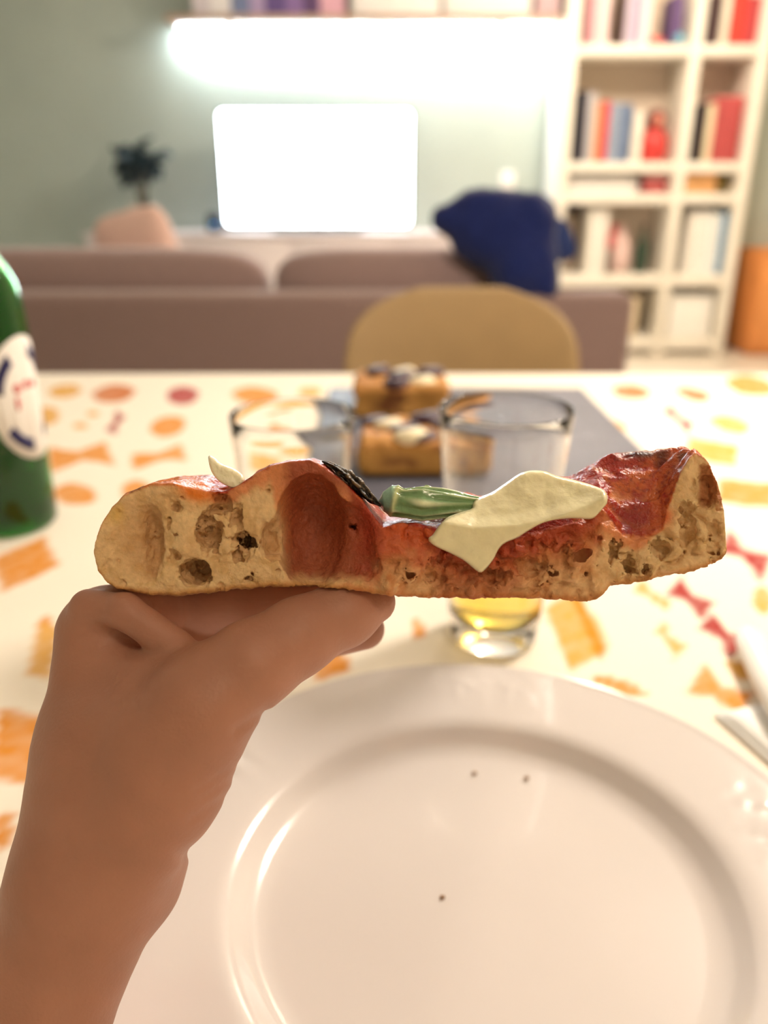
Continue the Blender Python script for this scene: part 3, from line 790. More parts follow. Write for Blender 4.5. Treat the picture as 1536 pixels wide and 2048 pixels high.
# crumbs on the plate
M_crumb = mat('brown_crumb', srgb(150, 110, 70), 0.8)
for px, py, s, lab in ((948, 1548, 0.0011, 'tiny brown crumb on the plate just inside the far well edge'), (1052, 1558, 0.0012, 'tiny brown crumb on the plate beside another by the far well edge'), (884, 1796, 0.0010, 'tiny brown crumb near the middle of the plate')):
    p = onZ(px, py, TZ + 0.0085)
    o = blob('crumb', [((0, 0, s * 0.6), (s, s * 0.8, s * 0.7)), ((s * 0.6, 0, s * 0.5), (s * 0.7, s * 0.6, s * 0.5))], org_pad=0.0004, h=0.00025, k=0.0005, m=M_crumb)
    o.location = p; tag(o, lab, 'crumb')

# ------------------------------------------------------------------ tumblers
M_glass = mat('clear_glass', (1, 1, 1), 0.0, trans=1.0, ior=1.45)
M_drink = mat('pale_yellow_drink', srgb(250, 222, 110), 0.0, trans=1.0, ior=1.33)
def tumbler(x, y, label, drink, h, rb, rt, group=None):
    t = empty('tumbler', (x, y, TZ))
    out = []; inn = []
    for i in range(13):
        s = i / 12; r = rb + (rt - rb) * s ** 0.9; out.append((r, 0.002 + (h - 0.003) * s))
    for i in range(13):
        s = 1 - i / 12; z = 0.017 + (h - 0.018) * s; r = rb + (rt - rb) * max(0, (z - 0.002) / (h - 0.003)) ** 0.9 - 0.0009 - 0.0004 * (1 - s); inn.append((r, z))
    prof = [(0, 0.001), (rb - 0.008, 0.0), (rb - 0.003, 0.0)] + out + [(rt - 0.00045, h)] + inn + [(rb - 0.010, 0.0145), (0, 0.0135)]
    lathe('glass_wall', prof, M_glass, t, 72)
    if drink:
        lp = [(0, 0.0139), (rb - 0.0104, 0.0149)]
        for i in range(9):
            z = 0.0175 + (drink - 0.0175) * i / 8; r = rb + (rt - rb) * max(0, (z - 0.002) / (h - 0.003)) ** 0.9 - 0.0009 - 0.0004 * (1 - (z - 0.017) / (h - 0.018)) - 0.0003; lp.append((r, z))
        lp += [(0, drink)]
        lathe('drink', lp, M_drink, t, 72)
    return tag(t, label, 'glass', group)
gb = onZ(985, 1318); 
tumbler(onZ(990, 1290).x, gb.y + 0.029, 'clear tumbler with a little pale yellow drink behind the plate', 0.052, 0.158, 0.029, 0.0405)
g2 = onY(585, 862, 0.50)
tumbler(g2.x, 0.505, 'empty clear tumbler standing behind the hand', 0.0, 0.145, 0.029, 0.041)

# ------------------------------------------------------------------ green bottle
M_green = mat('green_glass', srgb(36, 156, 50), 0.03, trans=0.92, ior=1.5)
M_label = mat('label_paper', srgb(240, 234, 228), 0.6); M_navyink = mat('navy_ink', srgb(40, 38, 84), 0.6); M_redink = mat('red_ink', srgb(206, 80, 78), 0.6)
rB = 0.0375
bp = onZ(112, 1075); bx = bp.x - rB - 0.011; by = bp.y + 0.03
bt = empty('glass_bottle', (bx, by, TZ))
out = [(0.0, 0.006), (0.015, 0.004), (0.026, 0.0), (0.034, 0.001), (rB, 0.006)] + [(rB, 0.006 + 0.18 * i / 6) for i in range(1, 7)]
out += [(0.0365, 0.197), (0.034, 0.21), (0.029, 0.222), (0.022, 0.233), (0.0165, 0.245), (0.0145, 0.26), (0.0138, 0.29), (0.0142, 0.302), (0.0158, 0.304), (0.0158, 0.314), (0.014, 0.316)]
inn = [(r - 0.003, z + (0.004 if i < 4 else 0.0)) for i, (r, z) in enumerate(out) if z > 0.0055 and r > 0.005][::-1]
inn = [(0.011, 0.316)] + inn[1:]
lathe('glass_wall', out + inn + [(0.0, 0.012)], M_green, bt, 72)
lathe('contents', [(0, 0.0125), (0.032, 0.0125), (0.0340, 0.016), (0.0340, 0.07), (0.0, 0.07)], mat('dark_green_wine', srgb(20, 60, 20), 0.0, trans=0.6, ior=1.33), bt, 48)
def on_bottle(name, outline, rad, m, parent, th=0.0002):
    """flat outline (angle rad, z) wrapped on the bottle, as a thin curved sheet"""
    bm = bmesh.new()
    vs_ = [bm.verts.new((a, 0, z)) for a, z in outline]
    fc = bm.faces.new(vs_); bmesh.ops.triangulate(bm, faces=[fc])
    for _ in range(3): bmesh.ops.subdivide_edges(bm, edges=[e for e in bm.edges if e.calc_length() > 0.02], cuts=1)
    for v_ in bm.verts:
        a, z = v_.co.x, v_.co.z; v_.co = Vector((rad * math.cos(a), rad * math.sin(a), z))
    bmesh.ops.recalc_face_normals(bm, faces=bm.faces)
    me = bpy.data.meshes.new(name); bm.to_mesh(me); bm.free()
    o = link(name, me, m, parent, True)
    md = o.modifiers.new('paper', 'SOLIDIFY'); md.thickness = th; md.offset = 0
    return o
LA = math.radians(-14); LZ = 0.118
ov = lambda ra, rz, n=40, da=0, dz=0: [(LA + da + ra * math.cos(2 * math.pi * i / n), LZ + dz + rz * math.sin(2 * math.pi * i / n)) for i in range(n)]
lab = on_bottle('paper_label', ov(0.95, 0.052), rB + 0.0003, M_label, bt)
def arc(a0, a1, r0, r1, n=14):
    o = [(LA + 0.95 * r1 * math.cos(math.radians(a0 + (a1 - a0) * i / n)), LZ + 0.052 * r1 * math.sin(math.radians(a0 + (a1 - a0) * i / n))) for i in range(n + 1)]
    return o + [(LA + 0.95 * r0 * math.cos(math.radians(a1 + (a0 - a1) * i / n)), LZ + 0.052 * r0 * math.sin(math.radians(a1 + (a0 - a1) * i / n))) for i in range(n + 1)]
for a0, a1 in ((120, 170), (215, 262), (300, 340), (30, 75)): on_bottle('label_mark', arc(a0, a1, 0.66, 0.86), rB + 0.0006, M_navyink, lab)
for k, (da, dz, ra, rz) in enumerate(((-0.30, 0.010, 0.09, 0.004), (-0.05, 0.012, 0.1, 0.0035), (0.2, 0.011, 0.09, 0.0035), (-0.34, -0.002, 0.05, 0.006))):
    on_bottle('label_mark', ov(ra, rz, 12, da, dz), rB + 0.0006, M_redink, lab)
tag(bt, 'green glass bottle with a white oval label at the table edge', 'bottle')

# ------------------------------------------------------------------ napkin and knife at the right
M_nap = mat('white_tissue', srgb(250, 248, 244), 0.85, bump=0.15, bscale=700)
npn = empty('paper_napkin', onZ(1500, 1500))
a = onZ(1392, 1442) - npn.location; b = onZ(1530, 1412) - npn.location
ux = (b - a).normalized(); vx = Vector((ux.y, -ux.x, 0))
def quad_sheet(name, o0, lx, ly, z, th, parent, m):
    n = 14; V = []; F = []
    for i in range(n + 1):
        for j in range(n + 1):
            s, t = i / n, j / n
            p = o0 + ux * (lx * s) + vx * (ly * t)
            V.append((p.x, p.y, z + 0.0012 * math.sin(5 * s + 3 * t) * s * t + 0.0006))
    for i in range(n):
        for j in range(n): F.append((i * (n + 1) + j, i * (n + 1) + j + 1, (i + 1) * (n + 1) + j + 1, (i + 1) * (n + 1) + j))
    o = pyd(name, V, F, m, parent); md = o.modifiers.new('thick', 'SOLIDIFY'); md.thickness = th; md.offset = 0
    return o
quad_sheet('folded_layer', a + ux * 0.012 , 0.15, 0.11, 0.0012, 0.001, npn, M_nap)
quad_sheet('folded_layer', a + ux * 0.016 + vx * 0.003, 0.146, 0.107, 0.0019, 0.001, npn, M_nap)
tag(npn, 'white paper napkin lying beside the plate rim', 'napkin')
M_handle = mat('white_handle', srgb(248, 244, 238), 0.3)
k0 = onZ(1487, 1290); k1 = onZ(1600, 1545)
kn = empty('table_knife', ((k0.x + k1.x) / 2, (k0.y + k1.y) / 2, TZ))
dr = (k1 - k0).normalized(); kn.rotation_euler = (0, 0, math.atan2(dr.y, dr.x)); Lk = (k1 - k0).length
def rods(name, secs, m, parent, n=18):
    v = []; f = []
    for x, yw, zw, zc in secs:
        for k in range(n):
            w_ = 2 * math.pi * k / n; v.append((x, yw * math.cos(w_), zc + zw * math.sin(w_)))
    for i in range(len(secs) - 1):
        for k in range(n): l = (k + 1) % n; f.append((i * n + k, i * n + l, (i + 1) * n + l, (i + 1) * n + k))
    f.append(tuple(range(n))[::-1]); f.append(tuple((len(secs) - 1) * n + k for k in range(n)))
    return pyd(name, v, f, m, parent)
sx_ = -Lk / 2
rods('handle', [(sx_, 0.002, 0.0015, 0.0105), (sx_ + 0.002, 0.006, 0.0045, 0.0105), (sx_ + 0.006, 0.0088, 0.006, 0.0105), (sx_ + 0.02, 0.0105, 0.0068, 0.0105), (sx_ + 0.06, 0.0105, 0.0066, 0.0105), (sx_ + 0.095, 0.009, 0.006, 0.0105), (sx_ + 0.1, 0.006, 0.004, 0.0105)], M_handle, kn)
rods('blade', [(sx_ + 0.098, 0.005, 0.0012, 0.0100), (sx_ + 0.11, 0.009, 0.0010, 0.0088), (sx_ + 0.18, 0.010, 0.0008, 0.0075), (sx_ + 0.2, 0.006, 0.0006, 0.007), (sx_ + 0.206, 0.001, 0.0004, 0.007)], mat('steel', srgb(190, 190, 192), 0.25, metal=1.0), kn)
kn.location.z = TZ + 0.0002
tag(kn, 'white-handled table knife lying right of the plate', 'knife')

# ------------------------------------------------------------------ slate board with two pieces of pizza
M_slate = mat('slate', srgb(96, 96, 108), 0.55, noise=0.12, nscale=25, bump=0.3, bscale=120)
s0 = onZ(655, 775, 0.757); s1 = onZ(1168, 775, 0.757)
sb_ = box('slate_board', (-0.186, -0.235, 0), (0.186, 0.235, 0.0068), M_slate, None, 0.0015)
sb_.location = ((s0.x + s1.x) / 2, s0.y - 0.235, TZ + 0.0034)
tag(sb_, 'dark grey slate serving board holding two pieces of pizza', 'board')
SZ = TZ + 0.0069
NB_ = Noise(31)
def board_piece(name, px0, px1, yf, depth, thick, label, seed, tops):
    a = onY(px0, 900, yf).x; b = onY(px1, 900, yf).x
    t = empty('pizza_piece', ((a + b) / 2, yf, SZ)); wv = (b - a) / 2; h = 0.0022
    lo = np.array([-wv - 0.012, -0.012, -0.004]); n = (np.ceil(np.array([2 * wv + 0.024, depth + 0.024, thick + 0.024]) / h)).astype(int)
    Gx, Gy, Gz = [g.astype(np.float32) for g in np.meshgrid(*[lo[i] + np.arange(n[i]) * h for i in range(3)], indexing='ij')]
    nn = NB_(Gx * 45 + seed, Gy * 45, Gz * 45, 3)
    qx = np.abs(Gx) - wv + 0.012; qy = np.abs(Gy - depth / 2) - depth / 2 + 0.012; qz = np.abs(Gz - thick / 2) - thick / 2 + 0.010
    f = np.sqrt(np.maximum(qx, 0) ** 2 + np.maximum(qy, 0) ** 2 + np.maximum(qz, 0) ** 2) - 0.011 + nn * 0.006 * np.clip(Gz / 0.01, 0, 1)
    f = np.maximum(f, -(Gz - 0.0002))
    V, Q = surface_nets(f, lo, h)
    o = npmesh('dough', V, Q, mat('toasted_dough_%d' % seed, (1, 1, 1), 0.6, attr='col', bump=0.3, bscale=300), t, True)
    c = np.tile(np.array(srgb(192, 142, 72)[:3]), (len(V), 1))
    k1 = NB_(V[:, 0] * 60, V[:, 1] * 60 + seed, V[:, 2] * 60, 3); up = sstep(thick - 0.012, thick - 0.004, V[:, 2])
    mix = lambda c, col, w_: c * (1 - w_[:, None]) + np.array(col[:3]) * w_[:, None]
    c = mix(c, srgb(110, 56, 30), sstep(0.05, 0.5, k1) * 0.8)
    c = mix(c, srgb(70, 40, 30), sstep(0.008, 0.002, V[:, 2]) * 0.7)
    c = mix(c, srgb(184, 122, 58), up * 0.5)
    paint(o, c)
    for nm, kind, px_, py_, dz, rr in tops:
        x, y = px_ * wv, py_ * depth
        if kind == 'onion': m_ = M_onion; r_ = (rr, rr * 0.7, rr * 0.5)
        else: m_ = M_moz2; r_ = (rr, rr * 0.6, rr * 0.55)
        blob(nm, [((0, 0, 0), r_), ((r_[0] * 0.6, r_[1] * 0.4, r_[2] * 0.2), (r_[0] * 0.6, r_[1] * 0.7, r_[2] * 0.8))], h=0.0022, k=0.004, org_pad=0.004, nz=NB_, amp=0.002, freq=130, m=m_, parent=t, loc=(x, y, thick + dz))
    return tag(t, label, 'pizza')
M_onion = mat('purple_olive', srgb(66, 40, 50), 0.35, noise=0.2, nscale=80)
M_moz2 = mat('melted_cheese', srgb(240, 226, 190), 0.35, noise=0.06, nscale=60)
board_piece('front', 712, 985, 0.765, 0.10, 0.038, 'front pizza piece on the slate board topped with olives and cheese', 1,
            [('olive', 'onion', -0.3, 0.35, 0.002, 0.016), ('olive', 'onion', -0.05, 0.15, -0.001, 0.017), ('cheese', 'moz', -0.22, 0.12, 0.003, 0.016), ('olive', 'onion', 0.75, 0.35, 0.003, 0.018), ('olive', 'onion', 0.35, 0.5, 0.003, 0.016), ('cheese', 'moz', -0.55, 0.55, 0.002, 0.014), ('olive', 'onion', -0.75, 0.7, 0.0, 0.016), ('olive', 'onion', 0.1, 0.75, 0.002, 0.02)])
board_piece('back', 706, 898, 0.985, 0.10, 0.044, 'far pizza piece on the slate board with a dark olive and cheese', 2,
            [('olive', 'onion', -0.12, 0.10, 0.0, 0.017), ('olive', 'onion', 0.0, 0.35, 0.004, 0.018), ('cheese', 'moz', 0.4, 0.2, 0.0, 0.017), ('olive', 'onion', 0.6, 0.6, 0.003, 0.018), ('olive', 'onion', -0.5, 0.7, 0.003, 0.016), ('cheese', 'moz', 0.05, 0.6, 0.004, 0.014)])

# ------------------------------------------------------------------ the slice of pizza in the hand (built in millimetres, stored in metres)
AL = math.radians(4.0); SA, CA = math.sin(AL), math.cos(AL); D0 = 220.0
X0 = (820 - 768) / FPX * D0; U0 = (1024 - 1100) / FPX * D0
ps = bpy.data.objects.new('pizza_slice', None); COL.objects.link(ps); ps.empty_display_size = 0.03
ex = RGT; ey = UPV * SA + FWD * CA; ez = UPV * CA - FWD * SA
org = CAM + RGT * (X0 / 1000) + UPV * (U0 / 1000) + FWD * (D0 / 1000)
Rm = Matrix((ex, ey, ez)).transposed().to_4x4(); Rm.translation = org
ps.matrix_world = Rm
def proj(x, y, z):
    cf = D0 + y * CA - z * SA
    return 768 + FPX * (x + X0) / cf, 1024 - FPX * (U0 + y * SA + z * CA) / cf
def loc(px, py, y=0.0):
    """slice-frame millimetres of a point seen at a pixel, y mm behind the cut face"""
    px = np.asarray(px, float); py = np.asarray(py, float)
    k = (1024 - py) / FPX
    z = (k * (D0 + y * CA) - U0 - y * SA) / (CA + k * SA)
    x = (px - 768) / FPX * (D0 + y * CA - z * SA) - X0
    return x, z

T_CUT = np.array([(186, 1105), (192, 1075), (203, 1045), (222, 1012), (248, 986), (300, 966), (345, 966), (385, 978), (415, 985), (450, 985), (480, 968), (510, 948), (540, 932), (580, 923), (620, 920), (650, 933), (690, 966),
    (725, 1000), (750, 1035), (765, 1055), (782, 1050), (800, 1046), (840, 1050), (870, 1062), (950, 1078), (1050, 1072), (1100, 1060), (1150, 1044), (1185, 1030), (1205, 1018), (1222, 1040), (1245, 1072), (1270, 1082),
    (1300, 1075), (1325, 1055), (1343, 1000), (1360, 945), (1378, 915), (1392, 903), (1408, 914), (1424, 934), (1438, 968), (1447, 1010), (1452, 1070), (1454, 1100)], float)
T_SIL = np.array([(186, 1105), (192, 1075), (203, 1045), (222, 1012), (248, 984), (300, 962), (340, 955), (400, 947), (440, 955), (480, 962), (500, 944), (530, 928), (580, 918), (620, 915), (650, 928), (690, 962),
    (740, 1000), (770, 1026), (800, 1030), (850, 1026), (880, 1000), (905, 984), (935, 985), (960, 990), (1000, 985), (1050, 962), (1100, 958), (1150, 952), (1190, 933), (1220, 918), (1250, 905), (1300, 902), (1350, 898), (1385, 898),
    (1400, 905), (1424, 932), (1438, 968), (1447, 1010), (1452, 1070), (1454, 1100)], float)
T_BOT = np.array([(186, 1106), (194, 1140), (210, 1165), (232, 1180), (300, 1190), (350, 1193), (450, 1181), (540, 1172), (640, 1175), (720, 1180), (760, 1189), (800, 1194), (950, 1195), (1030, 1194), (1100, 1199), (1185, 1201),
    (1205, 1190), (1222, 1172), (1300, 1160), (1390, 1141), (1432, 1126), (1448, 1112), (1454, 1101)], float)
itp = lambda T, x: np.interp(x, T[:, 0], T[:, 1])
YS = 20.0
NP = Noise(7); NP2 = Noise(8)
MM = D0 / FPX
def top_py(px, y):
    s = np.clip(y / YS, 0, 1); s = s * (1.5 - 0.5 * s)
    t = itp(T_CUT, px) * (1 - s) + itp(T_SIL, px) * s
    return t + np.clip(y - YS, 0, None) * 1.6

# bubbles of the crumb: (px, py, rx px, rz px, depth mm, raggedness)
BUB = [(622, 1064, 74, 118, 16, 0.15), (690, 1085, 58, 78, 6, 0.2), (302, 1082, 24, 72, 7.5, 0.3), (268, 1085, 46, 80, 2.6, 0.2), (417, 1066, 31, 44, 8, 0.9), (440, 1012, 24, 26, 5, 0.9), (470, 1030, 18, 20, 4, 0.9),
       (487, 1088, 25, 26, 16, 1.3), (476, 1108, 14, 18, 8, 1.2), (543, 1080, 25, 42, 7, 0.35), (392, 1146, 36, 30, 12, 0.5), (498, 1160, 13, 8, 4, 0.8), (349, 1013, 14, 12, 2.5, 0.5), (352, 1110, 14, 14, 1.6, 0.5),
       (703, 1062, 9, 10, 10, 0.8), (1416, 975, 21, 44, 5, 0.4), (1374, 1058, 20, 62, 4.5, 0.5), (1425, 1080, 16, 40, 2.5, 0.6), (1318, 1098, 22, 26, 4, 0.8), (1262, 1135, 18, 24, 5, 0.9), (1290, 1140, 12, 16, 3, 0.9),
       (1060, 1135, 34, 22, 3, 0.8), (985, 1150, 34, 20, 3, 0.8), (870, 1155, 24, 20, 2.5, 0.8), (1225, 1105, 14, 30, 3, 0.8), (818, 1150, 12, 14, 2.5, 0.8), (735, 1130, 26, 30, 3, 0.6)]
LUMP = [(1165, 1110, 32, 30, 3.2), (1148, 1152, 22, 24, 2.6), (1095, 1150, 34, 26, 2.0), (1190, 1160, 20, 24, 2.0), (776, 1172, 22, 24, 3.0), (800, 1110, 40, 40, 1.8), (760, 1100, 20, 24, 1.6), (1205, 1080, 22, 40, 2.2),         (1300, 1120, 24, 22, 1.8), (1345, 1135, 28, 12, 1.6), (1405, 1100, 20, 26, 1.2), (370, 1085, 26, 60, 1.2), (240, 1120, 30, 40, 1.0), (840, 1130, 34, 30, 1.4), (905, 1165, 40, 24, 1.0), (1240, 1150, 26, 18, 1.4)]
rs = np.random.RandomState(12)
for _ in range(80):
    px = rs.choice([rs.uniform(215, 560), rs.uniform(215, 560), rs.uniform(1080, 1440), rs.uniform(760, 1100)])
    a_, b_ = float(itp(T_CUT, px)) + 12, float(itp(T_BOT, px)) - 8
    py = rs.uniform(a_, b_); r = rs.choice([3, 4, 5, 6, 8, 10]) * (1 if px > 560 else 0.8)
    if 250 < px < 325 and rs.rand() < 0.8: continue
    BUB.append((px, py, r, r * rs.uniform(0.7, 1.4), r * MM * rs.uniform(0.5, 1.2), 1.1))

def crumb():
    h = 0.42
    lo = np.array([-92.0, -5.0, -18.0]); hi = np.array([94.0, 80.0, 31.0])
    n = np.ceil((hi - lo) / h).astype(int)
    ax = [(lo[i] + np.arange(n[i]) * h).astype(np.float32) for i in range(3)]
    X, Y, Z = np.meshgrid(*ax, indexing='ij')
    PX, PY = proj(X, Y, Z)
    # slice narrows towards the back; outline wobbles a little
    PXe = 820 + (PX - 820) * (1 + 0.0022 * np.clip(Y, 0, None)) 
    n1 = NP(X * 0.22, Y * 0.22, Z * 0.22, 3)
    tp = top_py(PXe.ravel(), Y.ravel()).reshape(X.shape)
    bt_ = itp(T_BOT, PXe.ravel()).reshape(X.shape) - 0.35 * np.clip(Y, 0, None)
    f = (tp - PY) * MM * 0.8 + n1 * 0.7 * np.clip(Y / 4, 0.15, 1)
    rz_ = sstep(1180, 1230, PX) * sstep(1420, 1385, PX) * np.clip(Y / 3, 0, 1)
    f = f + rz_ * (0.75 * np.sin(Y * 0.95 + 0.10 * X + 2.2 * n1) + 0.5 * np.abs(n1))
    n2 = NP2(X * 0.9, Y * 0.9, Z * 0.9, 2)
    fb = (PY - bt_) * MM * 0.8 + n1 * 0.4 + n2 * 0.45
    def smax(a, b, k): return -smin(-a, -b, k)
    rgt = sstep(740, 800, PX)
    bil = np.abs(NP2(X * 0.17 + 3, Y * 0.17, Z * 0.17, 2)); bil2 = np.abs(NP(X * 0.42 + 1, Y * 0.42 + 6, Z * 0.42, 2))
    front = -Y + n1 * 0.9 + 0.2 * n2 - (bil - 0.2) * (0.8 + 4.6 * rgt) - (bil2 - 0.2) * (0.5 + 1.6 * rgt)
    inx, inz = loc(np.array([0.0]), np.array([0.0]))
    # lumps push the torn face forwards
    for px, py, rx, rz, dep in LUMP:
        g = np.exp(-(((PX - px) / rx) ** 2 + ((PY - py) / rz) ** 2) * 1.4)
        front = front - 1.5 * dep * g
    f = smax(f, fb, 0.8); f = smax(f, front, 0.6); f = smax(f, Y - 75 + n1 * 3, 4.0)
    f = smax(f, (PXe - 1453) * MM + 0.5 * n1, 0.8); f = smax(f, (187 - PXe) * MM, 0.8)
    # carve bubbles
    rag = NP2(X * 0.62 + 9, Y * 0.62, Z * 0.62, 3)
    for px, py, rx, rz, dep, rg in BUB:
        x, z = loc(px, py); x = float(x); z = float(z)
        ax_, az_ = rx * MM, rz * MM
        i0, i1 = np.searchsorted(ax[0], [x - ax_ * 1.6 - 2, x + ax_ * 1.6 + 2]); k0, k1 = np.searchsorted(ax[2], [z - az_ * 1.6 - 2, z + az_ * 1.6 + 2]); j1 = np.searchsorted(ax[1], dep * 1.6 + 3)
        s = (slice(i0, i1), slice(0, j1), slice(k0, k1))
        r = np.sqrt(((X[s] - x) / ax_) ** 2 + ((Z[s] - z) / az_) ** 2 + (np.clip(Y[s], 0, None) / dep) ** 2)
        e = (r - 1) * min(ax_, az_, dep * 1.5) * 0.9 + rag[s] * rg * 2.3
        f[s] = smax(f[s], -e, 0.35 if rg >= 0.4 else (2.6 if rx in (46, 58) else 0.8))
    V, Q = surface_nets(f.astype(np.float32), lo, h)
    # keep the largest piece only
    par = np.arange(len(V))
    E = np.concatenate([Q[:, [0, 1]], Q[:, [1, 2]], Q[:, [2, 3]]])
    for _ in range(400):
        m = np.minimum(par[E[:, 0]], par[E[:, 1]]); old = par.copy()
        np.minimum.at(par, E[:, 0], m); np.minimum.at(par, E[:, 1], m); par = par[par]
        if np.array_equal(old, par): break
    ids, cnt = np.unique(par, return_counts=True); keep = np.zeros(len(V), bool)
    keep[par == ids[np.argmax(cnt)]] = True
    re = -np.ones(len(V), np.int64); re[keep] = np.arange(keep.sum())
    Q = re[Q[keep[Q[:, 0]]]]; V = V[keep]
    # colours of the dough, with shade painted into its open bubbles
    x, y, z = V.T.astype(np.float32); px, py = proj(x, y, z)
    tpv = top_py(px, np.clip(y, 0, None)); btv = itp(T_BOT, px)
    below = py - tpv                       # px under the crust line
    a1 = NP(x * 0.35, y * 0.35, z * 0.35, 3); a2 = NP2(x * 1.1, y * 1.1, z * 1.1, 2)
    S = lambda *c: np.array(srgb(*c)[:3])
    mixc = lambda c, col, w: c * (1 - w[:, None]) + col * np.clip(w, 0, 1)[:, None]
    C = np.tile(S(234, 196, 144), (len(V), 1)); 
    C = mixc(C, S(206, 158, 98), sstep(-0.1, 0.5, a1) * 0.5)
    # toasted underside
    C = mixc(C, S(206, 142, 74), sstep(16, 3, btv - py) * 0.75)
    C = mixc(C, S(150, 90, 44), sstep(8, 0, btv - py + a2 * 4) * 0.5)
    # sauce soaked into the crumb: how far down it reaches along the slice
    reach = np.interp(px, [200, 400, 430, 540, 556, 575, 740, 765, 860, 1000, 1100, 1180, 1225, 1250, 1330, 1350, 1454], [6, 10, 40, 45, 120, 260, 260, 120, 130, 125, 95, 120, 60, 30, 16, 5, 5])
    st = sstep(1.0, 0.35, below / reach + a1 * 0.35)
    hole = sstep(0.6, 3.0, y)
    C = mixc(C, S(214, 112, 54), st * 0.75)
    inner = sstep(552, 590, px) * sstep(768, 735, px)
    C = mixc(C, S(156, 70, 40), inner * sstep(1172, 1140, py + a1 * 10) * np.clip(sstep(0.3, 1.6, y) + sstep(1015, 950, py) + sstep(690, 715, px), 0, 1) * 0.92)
    C = mixc(C, S(196, 112, 56), sstep(752, 775, px) * sstep(1235, 1150, px) * (0.42 + 0.5 * a1))
    C = mixc(C, S(166, 78, 36), sstep(860, 890, px) * sstep(1060, 1000, px) * 0.55)
    C = mixc(C, S(172, 50, 24), sstep(0.75, 0.1, below / reach + a1 * 0.3) * sstep(690, 740, px) * sstep(1225, 1180, px) * 0.8)
    C = mixc(C, S(206, 92, 40), sstep(755, 775, px) * sstep(890, 850, px) * sstep(1125, 1060, py + a1 * 25) * 0.65)
    C = mixc(C, S(178, 112, 62), hole * (1 - inner) * sstep(565, 550, px) * 0.35)  # shade inside the thick end's bubbles, put into the colour
    # brown crust inside the far rim
    C = mixc(C, S(170, 96, 46), sstep(1392, 1404, px) * sstep(1030, 1000, py + a1 * 14) * sstep(925, 935, py) * 0.85)
    C = mixc(C, S(222, 100, 42), np.exp(-(((px - 1330) / 17) ** 2 + ((py - 1033) / 19) ** 2)) * 0.9)
    C = mixc(C, S(232, 190, 80), np.exp(-(((px - 232) / 18) ** 2 + ((py - 1030) / 18) ** 2)) * 0.5)
    # top skin
    top = sstep(9, 2, below + a2 * 3); topy = np.maximum(top * sstep(-0.2, 0.6, y + a1), sstep(14, 5, below) * sstep(0.8, 2.0, y) * (1 - sstep(YS, YS + 1, y) * 0))
    skin = np.tile(S(168, 40, 24), (len(V), 1))
    skin = mixc(skin, S(206, 110, 40), sstep(0.0, 0.45, a1) * 0.6)
    skin = mixc(skin, S(224, 130, 44), sstep(430, 380, px) * 0.8)
    skin = mixc(skin, S(208, 104, 48), sstep(1200, 1330, px + a1 * 160) * 0.75)
    skin = mixc(skin, S(120, 24, 18), sstep(0.1, 0.5, a2) * 0.6)
    skin = mixc(skin, S(140, 26, 16), np.exp(-(((px - 1268) / 40) ** 2 + ((py - 1035) / 38) ** 2)))
    skin = mixc(skin, S(40, 22, 16), np.exp(-(((px - 1285) / 45) ** 2 + ((py - 908) / 9) ** 2)) * 0.9)
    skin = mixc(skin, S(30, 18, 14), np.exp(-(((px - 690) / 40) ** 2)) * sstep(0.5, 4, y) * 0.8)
    skin = mixc(skin, S(60, 26, 16), sstep(0.35, 0.6, NP(x * 0.12 + 4, y * 0.12, z * 0.12, 2)) * 0.7)
    C = mixc(C, np.array([0, 0, 0]), np.zeros(len(V))); w = np.clip(topy, 0, 1)[:, None]; C = C * (1 - w) + skin * w
    side = sstep(1.0, 4.0, y) * np.maximum(sstep(1434, 1446, 820 + (px - 820) * (1 + 0.0022 * np.clip(y, 0, None))), sstep(206, 196, px)) * sstep(4, 14, below)
    rimside = sstep(1.0, 4.0, y) * sstep(1438, 1450, 820 + (px - 820) * (1 + 0.0022 * np.clip(y, 0, None)))
    C = mixc(C, S(196, 122, 62), np.clip(np.maximum(side, rimside) * (0.85 + 0.3 * a1), 0, 1))
    orange = np.exp(-(((px - 392) / 34) ** 2 + ((py - 985) / 28) ** 2)); C = mixc(C, S(232, 128, 40), np.clip(orange * 1.2, 0, 1) * sstep(45, 8, below))
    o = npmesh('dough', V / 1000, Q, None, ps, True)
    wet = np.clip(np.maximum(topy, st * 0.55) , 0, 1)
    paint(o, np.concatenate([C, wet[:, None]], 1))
    m = mat('torn_dough', (1, 1, 1), 0.7, attr='col', noise=0.08, nscale=700, bump=0.35, bscale=1100, sss=0.12, sss_r=(0.004, 0.0018, 0.0008))
    nt = m.node_tree; at = [q for q in nt.nodes if q.type == 'ATTRIBUTE'][0]; b = nt.nodes['Principled BSDF']
    mr = nt.nodes.new('ShaderNodeMapRange'); mr.inputs['To Min'].default_value = 0.75; mr.inputs['To Max'].default_value = 0.2
    nt.links.new(at.outputs['Alpha'], mr.inputs['Value']); nt.links.new(mr.outputs['Result'], b.inputs['Roughness'])
    o.data.materials.append(m)
    return o
crumb()

